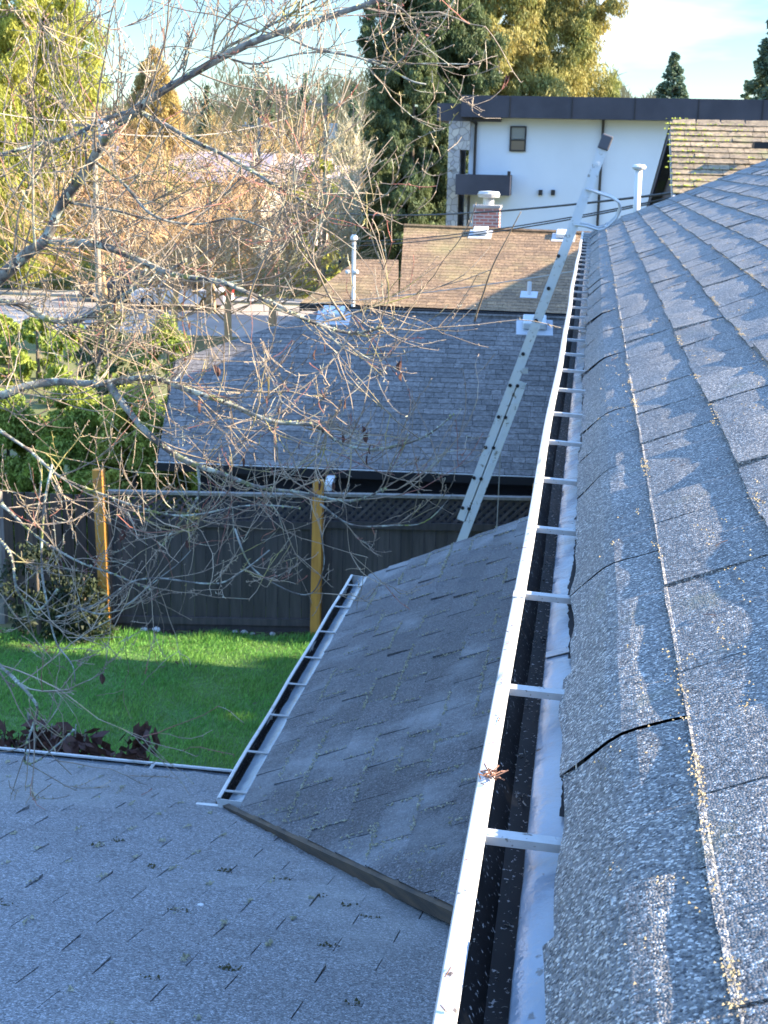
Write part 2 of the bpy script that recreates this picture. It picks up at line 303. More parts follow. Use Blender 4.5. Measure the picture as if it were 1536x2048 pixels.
# ------------------------------------------------------------------ shingles
def shingles(name, fn, ulen, vlen, tab, expo, m, parent, u0=0, nu=3, nv=3, gap=.006, th=.005, warp=.0, cuts=None, seed=1, grow=0, keep=None, lamin=False, curl=None):
    """fn(u,v,h) -> world point; rows of tabs each lifted at its lower edge over the row below"""
    r = random.Random(seed); V = []; Fc = []; T = []
    rows = int(vlen/expo)+1
    for i in range(rows):
        v0 = i*expo; row_t = r.uniform(-.15, .15); wob = r.uniform(-.004, .004)
        off = (i % 2)*tab*.5 + (r.uniform(-.03, .03) if not lamin else r.random()*tab)
        j = -1
        u = u0-off
        while u < u0+ulen:
            wd = tab if not lamin else tab*r.uniform(.35, 1.25)
            if keep and not keep(u+wd/2, v0+expo/2): u += wd; continue
            ua, ub = u, u+wd-gap; dv = r.uniform(-.003, .003)+wob; lift = th*(1+ (r.uniform(0, .9) if warp else 0)); cl = (r.random()**6)*.012 if warp else 0
            tone = min(1, max(0, r.random()*.85+.08+row_t)); b = len(V); sd = r.uniform(0, 100)
            for a in range(nv+1):
                t = a/nv; vv = v0+dv+t*(expo+.012)
                for c in range(nu+1):
                    s = c/nu; uu = ua+(ub-ua)*s
                    h = lift*(1-t)+.0012+cl*(1-t)*(abs(2*s-1))**2
                    if warp:
                        h += warp*mn.noise(Vector((uu*4.2+sd*0, vv*7.5, seed)))+warp*.5*mn.noise(Vector((uu*9, vv*16, sd)))
                        if a == 0: vv += .003*mn.noise(Vector((uu*30, sd, 0)))
                    V.append(fn(uu, vv, h))
            for a in range(nv):
                for c in range(nu): k = b+a*(nu+1)+c; Fc.append((k, k+1, k+nu+2, k+nu+1)); T.append(tone)
            e = len(V)      # butt edge and sides
            for c in range(nu+1): p = ua+(ub-ua)*c/nu; V.append(fn(p, v0+dv+.0005, -.002))
            for c in range(nu): Fc.append((e+c, e+c+1, b+c+1, b+c)); T.append(tone)
            e = len(V)
            for (cc, uu) in ((0, ua), (nu, ub)):
                e = len(V); V.append(fn(uu, v0+dv, -.002)); V.append(fn(uu, v0+expo, -.002)); Fc.append((e, e+1, b+nv*(nu+1)+cc, b+cc)); T.append(tone)
            u += wd
    return link(name, V, Fc, m, parent, T, smooth=False, cuts=cuts)
def planefn(O, U, Vv):
    N = U.cross(Vv).normalized()
    if N.z < 0: N = -N
    return (lambda u, v, h: O+U*u+Vv*v+N*h), N
def edge_cuts(poly, N):
    """outward cutting planes for a convex polygon"""
    c = sum(poly, Vector())/len(poly); out = []
    for i in range(len(poly)):
        a, b = poly[i], poly[(i+1) % len(poly)]; n = (b-a).cross(N).normalized()
        if n.dot(a-c) < 0: n = -n
        out.append((a, n))
    return out
def pixroof(parts, eL, eR, z, slope, m, parent, name='roof', tab=.33, expo=.143, th=.006, lamin=True, deck=True, **kw):
    """roof plane standing on the eave line through two eave points; parts = convex outlines on that plane (world points from fn)"""
    U = (eR-eL); U.z = 0; U.normalize(); back = Vector((-U.y, U.x, 0)); Vv = (back+Vector((0, 0, slope))).normalized()
    fn, N = planefn(eL.copy(), U, Vv); objs = []
    for i, pp in enumerate(parts):
        P = [atpl(x, y, eL, N) for x, y in pp]; us = [(p-eL).dot(U) for p in P]; vs = [(p-eL).dot(Vv) for p in P]
        u0, v0 = min(us), min(vs)
        f2 = (lambda v0: (lambda u, v, h: fn(u, v+v0, h)))(round(v0/expo)*expo if v0 > expo else v0)
        shingles(name, f2, max(us)-u0, max(vs)-v0+expo, tab, expo, m, parent, u0=u0, th=th, lamin=lamin, cuts=edge_cuts(P, N), seed=5+i, **kw)
        if deck: MB().prism([p-N*.004 for p in P], -N*.12).build('roof_deck', 'deck', parent)
    return U, Vv, N, fn
# =================================================================== GROUND
def sheet(name, pts, z, m):
    return tag(MB().add([(x, y, z) for x, y in pts], [tuple(range(len(pts)))]).build(name, m), kind='structure')
tm = MB(); ys = [-60, 17.6, 19.5, 60, 150, 900]; zs = [0, 0, -1.1, -1.1, -1.1, -1.1]
vs = []; 
for y, z in zip(ys, zs): vs += [(-700, y, z), (700, y, z)]
tm.add(vs, [(2*i, 2*i+1, 2*i+3, 2*i+2) for i in range(len(ys)-1)]); tag(tm.build('ground', 'ground'), kind='structure')
sheet('lawn', [(-14, 6), (-.3, 6), (-.3, 17.0), (-2, 16.9), (-5.7, 16.2), (-14, 15.2)], .004, 'turf')
# =================================================================== OUR HOUSE
house = empty('house', (4.5, 6.0, 0), 'foreground house with worn grey shingle roofs and a long white gutter', 'house')
YE = 13.78; YS = -1.6; SLOPE = .43
prof = [(.008, 5.238)]; v = 0
angs = []
while v < 7.0:
    ds = .004 if v < .16 else .04
    t = min(1, max(0, (v-.055)/.05)); t = t*t*(3-2*t); an = R_(50)*(1-t)+math.atan(SLOPE)*t
    x, z = prof[-1]; prof.append((x+ds*math.cos(an), z+ds*math.sin(an))); angs.append((v, an)); v += ds
vv_ = np.array([0]+[a[0]+.004 if a[0] < .156 else a[0]+.04 for a in angs]); px_ = np.array([p[0] for p in prof]); pz_ = np.array([p[1] for p in prof])
def roofmain(u, v, h):
    # slow sag along the eave
    if v < 0: x = px_[0]+v*.6; z = pz_[0]+v*.77; an = R_(50)
    else:
        x = float(np.interp(v, vv_, px_)); z = float(np.interp(v, vv_, pz_)); t = min(1, max(0, (v-.055)/.05)); t = t*t*(3-2*t); an = R_(50)*(1-t)+math.atan(SLOPE)*t
    sag = .004*math.sin(u*1.1+.5)+.003*math.sin(u*2.7)+.007
    e_ = max(0, 1-max(v, 0)/.11)
    if e_ > 0: q_ = mn.noise(Vector((u*3.3, 3, 0))); z += .006*e_*(q_+.3); x += .006*e_*mn.noise(Vector((u*6.5, 8, 0)))
    return Vector((x-math.sin(an)*h, u, z+math.cos(an)*h+sag*min(1, max(0, 1-v))))
cuts = [(Vector((0, YE+.02, 5)), Vector((0, 1, 0)))]
RIDGEV = 5.4
shingles('roof', roofmain, 5.2-YS, 3.2, .333, .157, 'roof_near', house, u0=YS, nu=12, nv=10, gap=.0032, th=.0045, warp=.0042, seed=3)
shingles('roof', lambda u, v, h: roofmain(u+5.2-YS, v, h), YE-5.2, RIDGEV, .333, .157, 'roof_near', house, u0=YS+.17, nu=5, nv=4, gap=.0055, th=.0045, warp=.0042, seed=3, cuts=cuts)
shingles('roof', lambda u, v, h: roofmain(u, v+3.2-.06, h), 5.2-YS, RIDGEV-3.2, .333, .157, 'roof_near', house, u0=YS, nu=3, nv=2, seed=8, warp=.003)
RX, RZ = roofmain(0, RIDGEV, 0).x, roofmain(0, RIDGEV, 0).z
b = MB(); q = [roofmain(0, v, -.006)+Vector((0, 0, -.004 if v < .2 else -.014)) for v in (.02, .06, .1, .16, RIDGEV)]
for i in range(4):
    b.prism([(q[i].x, YS, q[i].z), (q[i+1].x, YS, q[i+1].z), (q[i+1].x, YE, q[i+1].z), (q[i].x, YE, q[i].z)], (.004, 0, -.012), .5)
b.build('roof_deck', 'deck', house)
fn, N = planefn(Vector((2*RX-.0, YE, pz_[0])), Vector((0, -1, 0)), Vector((-math.cos(math.atan(SLOPE)), 0, math.sin(math.atan(SLOPE)))))
shingles('roof', fn, YE-YS, (RX)/math.cos(math.atan(SLOPE)), .333, .157, 'roof_near', house, nu=1, nv=1, seed=4)
b = MB(); b.prism([(.42, YS+.3, 0), (2*RX-.42, YS+.3, 0), (2*RX-.42, YS+.3, 5.05), (RX, YS+.3, 6.95), (.42, YS+.3, 5.05)], (0, YE-.35-YS-.3, 0))
b.build('wall', 'cream_wall', house)
b = MB(); b.box((.215, (YE+YS)/2, 5.06), (.40, YE-YS, .02)); b.build('soffit', 'whitepaint', house)
b = MB(); b.box((.035, (YE+YS)/2, 5.135), (.03, YE-YS, .17)); b.build('fascia', 'whitepaint', house)
b = MB(); b.beam((.03, YE+.012, 5.16), (RX, YE+.012, RZ-.10), .03, .16); b.build('rake_board', 'brownwood', house)
# --- gutter (white K-style) with hangers and flashing
def lipx(y): return -.0905+.0022*math.sin(y*1.3+.4)+.0015*math.sin(y*3.1)+.003*math.sin(y*.5)+.0012*y*.5*.6
GY = np.arange(YS, YE+.001, .06)
def strip(prof_fn, ys, name, m, parent, smooth=True, close=False):
    V = []; Fc = []; n = None
    for y in ys:
        p = prof_fn(y); n = len(p); V += [Vector((a, y, c)) for a, c in p]
    for i in range(len(ys)-1):
        for k in range(n-1 if not close else n): k2 = (k+1) % n; Fc.append((i*n+k, i*n+k2, (i+1)*n+k2, (i+1)*n+k))
    return link(name, V, Fc, m, parent, None, smooth)
def lz(y): return 5.2565+.0015*math.sin(y*2.1)
gut = strip(lambda y: [(lipx(y)+.016, lz(y)-.012), (lipx(y)+.018, lz(y)-.004), (lipx(y)+.016, lz(y)), (lipx(y)+.008, lz(y)+.002), (lipx(y)+.001, lz(y)), (lipx(y)-.001, lz(y)-.006), (lipx(y), lz(y)-.02), (lipx(y)+.012, lz(y)-.035), (lipx(y)+.012, lz(y)-.06), (lipx(y)+.03, lz(y)-.098), (.014, lz(y)-.098)], GY, 'gutter', 'alu', house, smooth=False)
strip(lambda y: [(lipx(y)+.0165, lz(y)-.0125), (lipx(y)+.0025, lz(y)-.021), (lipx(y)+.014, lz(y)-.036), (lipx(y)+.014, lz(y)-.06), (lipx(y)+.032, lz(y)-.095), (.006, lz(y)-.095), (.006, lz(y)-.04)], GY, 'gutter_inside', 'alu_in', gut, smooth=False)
FY = np.arange(YS, YE+.001, .012)
def fl(y):
    e = .0105; wv = .0012*mn.noise(Vector((y*14, 2, 0)))+.0006*mn.noise(Vector((y*45, 2, 0)))
    return [(e+.006, 5.2335), (-.004+wv*.3, 5.2285+wv), (-.016, 5.2245+wv*1.3), (-.029, 5.2195+wv), (-.031+wv*.4, 5.2175), (-.0312+wv*.4, 5.198)]
strip(fl, FY, 'flashing', 'flash', gut, smooth=True)
# ragged black underlayment peeping out below the shingles
V = []; Fc = []; T = []
y = YS; i = 0
while y < YE:
    a = mn.noise(Vector((y*2.1, 5, 0))); c = mn.noise(Vector((y*23, 9, 0))); c2 = mn.noise(Vector((y*90, 9, 0)))
    wd = max(.0015, .006+.012*max(0, a-.05)+.006*c+.0025*c2) if a > -.15 else .0008
    V += [(.014, y, 5.2375), (.0085-wd, y, 5.2368+(-wd*.35)+.0012)]
    if i: Fc.append((2*i-2, 2*i-1, 2*i+1, 2*i))
    y += .006; i += 1
link('underlayment', V, Fc, 'deck', house)
# lap joint in the flashing
yj = atz(1118, 1315, 5.22).y
MB().prism([(.012, yj-.012, 5.2362), (-.03, yj-.01, 5.2212), (-.03, yj+.012, 5.2212), (.012, yj+.01, 5.2362)], (0, 0, .0012)).build('joint_cover', 'strap', gut)
ys_ = atz(1035, 1190, 5.256).y
MB().box((lipx(ys_)+.0085, ys_, lz(ys_)+.0022), (.017, .03, .0016)).build('lip_seam', 'strap', gut)
# end cap
MB().box((-.03, YE, 5.2), (.09, .004, .10)).build('end_cap', 'alu', gut)
bxs = [atz(x, y, 5.25).y for x, y in ((1050, 1680), (1085, 1378), (1110, 1192))]
k = 0; y = bxs[0]
while y > YS: y -= .406
y += .406
h0 = None
while y < YE-.1:
    jit = rnd.uniform(-.012, .012) if y > bxs[2]+.1 else 0
    m_ = MB(); x0 = lipx(y)+.012; zt = lz(y)
    m_.prism([(x0, -.0088, zt-.002), (x0, .0088, zt-.002), (.022, .0080, zt-.006), (.022, -.0080, zt-.006)], (0, 0, -.003))
    m_.prism([(x0, -.0088, zt-.005), (x0, -.0073, zt-.005), (.022, -.0065, zt-.009), (.022, -.008, zt-.009)], (0, 0, -.006))
    m_.prism([(x0, .0073, zt-.005), (x0, .0088, zt-.005), (.022, .008, zt-.009), (.022, .0065, zt-.009)], (0, 0, -.006))
    hb = m_.build('hanger_bracket', 'strap', None); hb.location = (0, y+jit, 0); hb.parent = gut
    y += .406
# debris in the gutter
m_ = MB()
for i in range(2600):
    y = rnd.uniform(.3, YE)**1.0; y = .4+(y-.4)*rnd.random()**.6; cl = mn.noise(Vector((y*3, 1, 0)))
    x = rnd.choice([rnd.uniform(-.058, -.03), rnd.uniform(-.079, -.07)]); z = 5.157+rnd.uniform(0, .008) if x > -.062 else rnd.uniform(5.165, 5.235)
    if cl < -.15 and rnd.random() < .6: continue
    l_ = rnd.choice([rnd.uniform(.0008, .0025)]*4+[rnd.uniform(.004, .016)]); a = rnd.uniform(0, 6.3); d = Vector((math.cos(a)*.5, math.sin(a), rnd.uniform(-.4, .4)))*l_*.5; p = Vector((x, y, z))
    m_.tube([p-d, p+Vector((rnd.uniform(-.002, .002), 0, .001)), p+d], rnd.uniform(.0005, .0011), 3)
MT['grit'] = mat('grit', (.30, .26, .22), .9, tone=.8)
tag(m_.build('gutter_debris', 'grit'), 'dark needles and twig bits lying in the bottom of the near white gutter', 'debris', kind='stuff')
# --- lower roofs
zM = 3.385
mE1, mE2 = atz(488, 1598, zM), atz(738, 1150, zM)
U = (mE1-mE2); U.z = 0; U.normalize()                     # towards the camera
inn = Vector((-U.y, U.x, 0)); inn = inn if inn.x > 0 else -inn
tp = aty(1065, 1026, mE2.y+.05); slM = (tp.z-zM)/(tp-mE2).dot(inn)
VM = (inn+Vector((0, 0, slM))).normalized(); NM = U.cross(VM); NM = NM if NM.z > 0 else -NM
corner = atpl(738, 1141, mE1, NM); Aq = atpl(437, 1601, mE1, NM); Bq = atpl(915, 1818, mE1, NM)
dAB = (Bq-Aq).normalized(); wallX = .42
B2 = Aq+dAB*((wallX-Aq.x)/dAB.x); far1 = mE2+inn*.0; farT = far1+VM*((wallX-far1.x)/(VM.x)); farMid = far1+VM*.12+U*-.02
print('M slope', slM, 'A', Aq, 'B', Bq)
Ain = Aq+dAB*((mE1-Aq).dot(inn)/dAB.dot(inn)); polyM = [Ain, B2, farT, mE2+VM*.0]
fnM, _ = planefn(mE2.copy(), U, VM)
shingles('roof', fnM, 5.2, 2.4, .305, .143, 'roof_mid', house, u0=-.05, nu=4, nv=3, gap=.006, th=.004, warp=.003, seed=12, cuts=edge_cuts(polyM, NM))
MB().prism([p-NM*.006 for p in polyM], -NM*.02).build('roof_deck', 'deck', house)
MB().beam(Aq-NM*.024+Vector((0, -.01, 0)), B2-NM*.030+Vector((0, -.01, 0)), .022, .056, up=NM).build('edge_board', 'brownwood', house)
# far rake board of that roof and its wall below
MB().beam(mE2-NM*.06+Vector((0, .02, 0)), farT-NM*.06+Vector((0, .02, 0)), .025, .11, up=NM).build('rake_board', 'whitepaint', house)
zL = 3.12
e1, e2 = atz(0, 1510, zL), atz(465, 1556, zL)
UL = (e1-e2); UL.z = 0; UL.normalize(); UL = -UL if UL.x < 0 else UL
innL = Vector((UL.y, -UL.x, 0)); innL = innL if innL.y < 0 else -innL
slL = (Bq.z-.08-zL)/((Bq-e2).dot(innL))
open('/tmp/dbg','w').write(str((slM, Aq, Bq, e2, slL, zL+slL*(Aq-e2).dot(innL)))) if 0 else None
print('DBG', slM, Aq, Bq, e2, slL, zL+slL*(Aq-e2).dot(innL))
VL = (innL+Vector((0, 0, slL))).normalized(); NL = UL.cross(VL); NL = NL if NL.z > 0 else -NL
print('L slope', slL, e1, e2)
oL = e2-UL*7.5; fnL, _ = planefn(oL.copy(), UL, VL)
Lx = 7.5+.42-e2.x
shingles('roof', fnL, Lx, 6.2, .333, .143, 'roof_low', house, u0=0, nu=4, nv=3, gap=.003, th=.003, warp=.0035, seed=21, keep=lambda u, v: u < Lx-.05)
MB().prism([oL-NL*.006, oL+UL*Lx-NL*.006, oL+UL*Lx+VL*6.2-NL*.006, oL+VL*6.2-NL*.006], -NL*.03).build('roof_deck', 'deck', house)
# walls below the lower roofs
b = MB(); b.prism([(-1.15, mE2.y-.25, 0), (.5, mE2.y-.25, 0), (.5, 4.9, 0), (-1.15, 4.9, 0)], (0, 0, 3.2)); b.build('wall', 'cream_wall', house)
b = MB(); b.prism([(e2.x-6.8, 4.85, 0), (.5, 4.95, 0), (.5, -1, 0), (e2.x-6.8, -1, 0)], (0, 0, 3.02)); b.build('wall', 'cream_wall', house)
# gutter of the middle roof
def small_gutter(P0, P1, inward, brackets, wd=.115):
    D = (P1-P0); ln = D.length; D.normalize(); n = 40
    def P(s, a, c): return P0+D*s+inward*a+Vector((0, 0, c))
    prf = [(-wd+.014, -.010), (-wd+.015, -.001), (-wd+.007, .001), (-wd, -.001), (-wd-.001, -.012), (-wd+.01, -.035), (-wd+.012, -.06), (-wd+.03, -.095), (0.02, -.095), (.02, -.02)]
    V = []; Fc = []
    for i in range(n+1):
        wb = .002*math.sin(i*.5)
        V += [P(ln*i/n, a+wb, c) for a, c in prf]
    m_ = len(prf)
    for i in range(n):
        for k in range(m_-1): Fc.append((i*m_+k, i*m_+k+1, (i+1)*m_+k+1, (i+1)*m_+k))
    g = link('gutter', V, Fc, 'alu', house)
    inn_ = [(-wd+.0145, -.0115), (-wd+.002, -.013), (-wd+.012, -.036), (-wd+.014, -.06), (-wd+.032, -.092), (.012, -.092), (.012, -.045)]
    V = []; Fc = []; m_ = len(inn_)
    for i in range(n+1): V += [P(ln*i/n, a, c) for a, c in inn_]
    for i in range(n):
        for k in range(m_-1): Fc.append((i*m_+k, i*m_+k+1, (i+1)*m_+k+1, (i+1)*m_+k))
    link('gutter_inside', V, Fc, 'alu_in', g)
    V = []; Fc = []; n2 = int(ln/.03)
    for i in range(n2+1):
        s = ln*i/n2; wv = .004*mn.noise(Vector((s*9, 1, 0))); V += [P(s, .02, .000), P(s, -.014, -.008+wv*.3), P(s, -.068+wv*1.2, -.018), P(s, -.070+wv*1.2, -.04)]
    for i in range(n2):
        for k in range(3): Fc.append((i*4+k, i*4+k+1, i*4+k+5, i*4+k+4))
    link('flashing', V, Fc, 'flash', g, smooth=True)
    for s in brackets:
        MB().beam(P(s, -wd+.01, -.003), P(s, .02, -.006), .017, .004).build('hanger_bracket', 'strap', g)
    for s in (0, ln): MB().prism([P(s, a, c) for a, c in [(-wd, -.002), (-wd+.01, -.04), (-wd+.03, -.095), (.02, -.095), (.02, -.01)]], D*.003).build('end_cap', 'alu', g)
    return g
gs = []
for x, y in ((690, 1167), (664, 1210), (640, 1260), (605, 1311), (575, 1364), (540, 1426), (493, 1499), (450, 1578)):
    gs.append((mE2-atz(x+0, y, zM)).dot(-U))
small_gutter(mE2+Vector((0, 0, -.004)), mE1+Vector((0, 0, -.004)), inn, gs)
# gutter of the low roof along the lawn: only its lip shows
small_gutter(e2+Vector((.0, 0, .004))+UL*.0, e2-UL*7.5+Vector((0, 0, .004)), innL, [.4, 1.2, 2.0, 2.8, 3.6, 4.4], wd=.085)
MB().beam(atz(392, 1608, zM-.055), atz(440, 1612, zM-.05), .02, .006).build('flashing', 'alu', house)
# ---- dirt, moss and fallen bits on the roofs
def crumbs(name, sites, m, label, cat, size, n_per=(3, 8), flat=.6, spread=.012):
    V = []; Fc = []; T = []
    for p, ax, ln in sites:
        for k in range(rnd.randint(*n_per)):
            c = p+ax*rnd.uniform(-.5, .5)*ln+Vector((rnd.gauss(0, spread*.5), rnd.gauss(0, spread*.5), 0)); s = size*rnd.uniform(.35, 1.1)
            b = len(V); t = rnd.random()
            for d in ((1, 0, 0), (-.5, .86, 0), (-.5, -.86, 0), (0, 0, 1), (0, 0, -.6)):
                V.append(c+Vector(d)*s*rnd.uniform(.6, 1.2)+Vector((0, 0, s*.2)))
            for f in ((0, 1, 3), (1, 2, 3), (2, 0, 3), (1, 0, 4), (2, 1, 4), (0, 2, 4)): Fc.append(tuple(b+i for i in f)); T.append(t)
    return tag(link(name, V, Fc, m, None, T), label, cat, kind='stuff')
S = []
for row in range(1, 22):
    v = row*.157
    for _ in range(1100 if row < 5 else 400):
        y = .45+(YE-.6)*rnd.random()**1.9
        if mn.noise(Vector((y*3.7, row*3.1, 0)))+.5*mn.noise(Vector((y*11, row*3.1, 0))) < .13+.12*rnd.random(): continue
        S.append((roofmain(y, v-.001+abs(rnd.gauss(0, .004)), .0085), Vector((0, 1, 0)), .012))
for row in range(0, 20):
    for j in range(-2, 40):
        y = (j+(.5 if row % 2 else 0))*.333
        if .3 < y < YE and rnd.random() < .4: 
            v = row*.157+rnd.uniform(.03, .14); S.append((roofmain(y, v, .007), (roofmain(y, v+.1, 0)-roofmain(y, v, 0)).normalized(), .06))
for _ in range(6000):
    y = .45+9*rnd.random()**1.7; v = rnd.uniform(.06, 2.4)
    if mn.noise(Vector((y*3, v*5, 4))) > -.02+.2*rnd.random(): S.append((roofmain(y, v, .008), Vector((0, 1, 0)), .03))
crumbs('moss', S, 'moss', 'dry yellowish moss crumbs along the shingle joints of the near roof slope', 'moss', .0021, (1, 6), spread=.009)
S = []
for row in range(1, 16):
    for k in range(210):
        u = k*.022; g_ = mn.noise(Vector((u*2.2, row*5.3, 1)))
        if g_ > -.02+.25*rnd.random(): S.append((fnM(u, row*.143-.001, .0105), U, .03))
    for j in range(18):
        g_ = rnd.random()
        if g_ < .8:
            for k in range(6): S.append((fnM(-.05+j*.305-(.152 if row % 2 else 0)+.3, row*.143+.012+k*.024, .009-k*.0008), VM, .03))
for i in range(60):
    t = rnd.random()**.7; S.append((Aq.lerp(B2, t*.8)-Vector((0, -.03-.2*rnd.random()**2, -.01-.02)), U, .08))
S = [s for s in S if all((s[0]-a).dot(n) < -.01 for a, n in edge_cuts(polyM, NM))]
crumbs('moss', S, 'mosspale', 'pale moss threads in the shingle joints of the middle roof below the gutter', 'moss', .0062, (2, 5), spread=.009)
S = []
for row in range(1, 36):
    for j in range(26):
        u = (j+(.5 if row % 2 else 0))*.333
        if rnd.random() < .62:
            p = fnL(u, row*.143+rnd.uniform(.0, .10), .008); S.append((p, VL, rnd.uniform(.02, .08)))
S = [s for s in S if (s[0]-Aq).dot(dAB.cross(NL)) * ((e1-Aq).dot(dAB.cross(NL))) > 0]
crumbs('moss', S, 'mosspale', 'yellowish moss threads in the tab slots of the wide low roof', 'moss', .006, (7, 20), spread=.010)
S = []
for x, y in ((305, 1739), (190, 1692), (235, 1683), (8, 1812), (525, 1650), (455, 1940), (360, 1826), (630, 1795), (735, 1838), (695, 1812), (560, 1762), (640, 1560), (300, 1960), (655, 1893), (450, 1745), (700, 2010)):
    S.append((atpl(x, y, e2, NL)+NL*.004, UL, .05))
crumbs('moss_tuft', S, 'mossdark', 'dark brown moss tufts lying about on the wide low roof', 'moss', .006, (14, 30), spread=.02)
p = atpl(401, 1812, e2, NL); o = MB().lathe(p+NL*.001, [(.0, 0), (.009, 0), (.01, .003), (.006, .005)], 12).build('pebble', 'whitepaint'); tag(o, 'small round white pebble on the wide low roof', 'pebble')
# needles on the near roof
m_ = MB()
for _ in range(150):
    y = .5+5*rnd.random()**1.8; v = rnd.uniform(.1, 1.6); p = roofmain(y, v, .007); a = rnd.gauss(.0, .9); d = Vector((math.cos(a)*.9, math.sin(a)*1., .4*math.cos(a)))*rnd.uniform(.004, .012)
    m_.tube([p-d, p+Vector((0, 0, .001)), p+d], .0006, 3)
for _ in range(26):
    y = rnd.uniform(.7, 3); p = Vector((lipx(y)+rnd.uniform(.002, .014), y, lz(y)+.003)); a = rnd.uniform(0, 6.3); d = Vector((math.cos(a)*.5, math.sin(a), 0))*rnd.uniform(.003, .009)
    m_.tube([p-d, p+d], .0006, 3)
tag(m_.build('fallen_needles', 'needle'), 'reddish conifer needles scattered on the near roof shingles', 'needles', kind='stuff')
# little rusty clump caught on the gutter lip
p = atz(985, 1548, 5.262); m_ = MB()
for _ in range(26):
    a = rnd.uniform(0, 6.3); d = Vector((math.cos(a), math.sin(a), rnd.uniform(-.2, .6)))*rnd.uniform(.004, .012); q_ = p+Vector((rnd.gauss(0, .006), rnd.gauss(0, .006), 0)); m_.tube([q_-d*.4, q_+d], .0009, 3)
tag(m_.build('dead_blossom', 'needle'), 'rusty dead blossom clump caught on the white gutter lip', 'dead flower')
# =================================================================== LADDER
LY = 12.75
lt, lb = aty(1208, 292, LY), aty(905, 1085, LY-.0)
dirL = (lt-lb).normalized(); foot = lb-dirL*(lb.z/dirL.z)
lad = empty('extension_ladder', foot, 'aluminium extension ladder leaning on the far end of the gutter', 'ladder')
side = Vector((0, 1, 0)); perp = dirL.cross(side).normalized(); perp = perp if perp.x > 0 else -perp   # towards the house
def rail(a, b, off, yo, nm, wdt=.085):
    m_ = MB(); o = perp*off+side*yo
    m_.beam(a+o, b+o, .004, wdt, up=perp)                                  # web (thin in Y)
    for s in (-1, 1): m_.beam(a+o+perp*s*(wdt/2-.004)+side*.014, b+o+perp*s*(wdt/2-.004)+side*.014, .03, .005, up=perp)
    return m_.build(nm, 'laddermetal', lad)
total = (lt-foot).length
flyA = foot+dirL*(total*.30); 
def tpt(x, y): q = aty(x, y, LY); return foot+dirL*(q-foot).dot(dirL)
baseB = tpt(1020, 770)            # top of the base section
flyA = tpt(920, 1040)
for k, yo in enumerate((0, .42)):
    rail(foot, baseB, .075, yo, 'base_rail'); rail(flyA, lt, 0 if k == 0 else 0, yo, 'fly_rail')
n = int((baseB-foot).length/.305)
for i in range(1, n+1): p = foot+dirL*(i*.305)+perp*.075; MB().tube([p-side*.008, p+side*.43], .016, 10).build('rung', 'laddermetal', lad)
n = int((lt-flyA).length/.305)
for i in range(0, n+1): p = flyA+dirL*(i*.305+.1); MB().tube([p-side*.008, p+side*.43], .016, 10).build('rung', 'laddermetal', lad)
# dark rung ends seen from the side
m_ = MB()
for x, y in ((1020, 771), (1035, 772), (997, 834), (1011, 835), (971, 895), (987, 896), (948, 956), (962, 958), (925, 1016), (938, 1018), (1046, 708), (1072, 641), (1097, 577), (1117, 512)):
    p = aty(x, y, LY-.012); MB().tube([p, p+side*.012], .017, 10).build('rung_end', 'black', lad)
for yo in (0, .42):
    e_ = tpt(1208, 292)+side*yo; MB().beam(e_-dirL*.03, e_+dirL*.10, .045, .10, up=perp).build('rubber_cap', 'rubber', lad, bevel=.012)
    f_ = foot+perp*.075+side*yo; MB().box(f_+Vector((0, 0, .02)), (.12, .06, .04)).build('foot', 'rubber', lad)
# stand-off: two bent tubes from the rail to the roof
P = [aty(x, y, LY+.1) for x, y in ((1172, 377), (1192, 384), (1222, 394), (1238, 404), (1241, 418), (1232, 436), (1212, 455), (1197, 459), (1175, 452), (1150, 448))]
for yo in (-.12, .32): 
    MB().tube([p+side*yo for p in P], .012, 8).build('stand_off_arm', 'galv', lad, smooth=True)
MB().tube([P[6]+side*-.12, P[6]+side*.32], .012, 8).build('stand_off_bar', 'galv', lad)
q_ = tpt(1048, 740); MB().box(q_+side*-.02+perp*.06, (.05, .03, .05)).build('rung_lock', 'galv', lad)
MB().tube([tpt(1000, 830)+side*.2, tpt(1000, 830)+side*.2+Vector((-.02, 0, -3.4))], .005, 6).build('rope', 'wirel', lad)
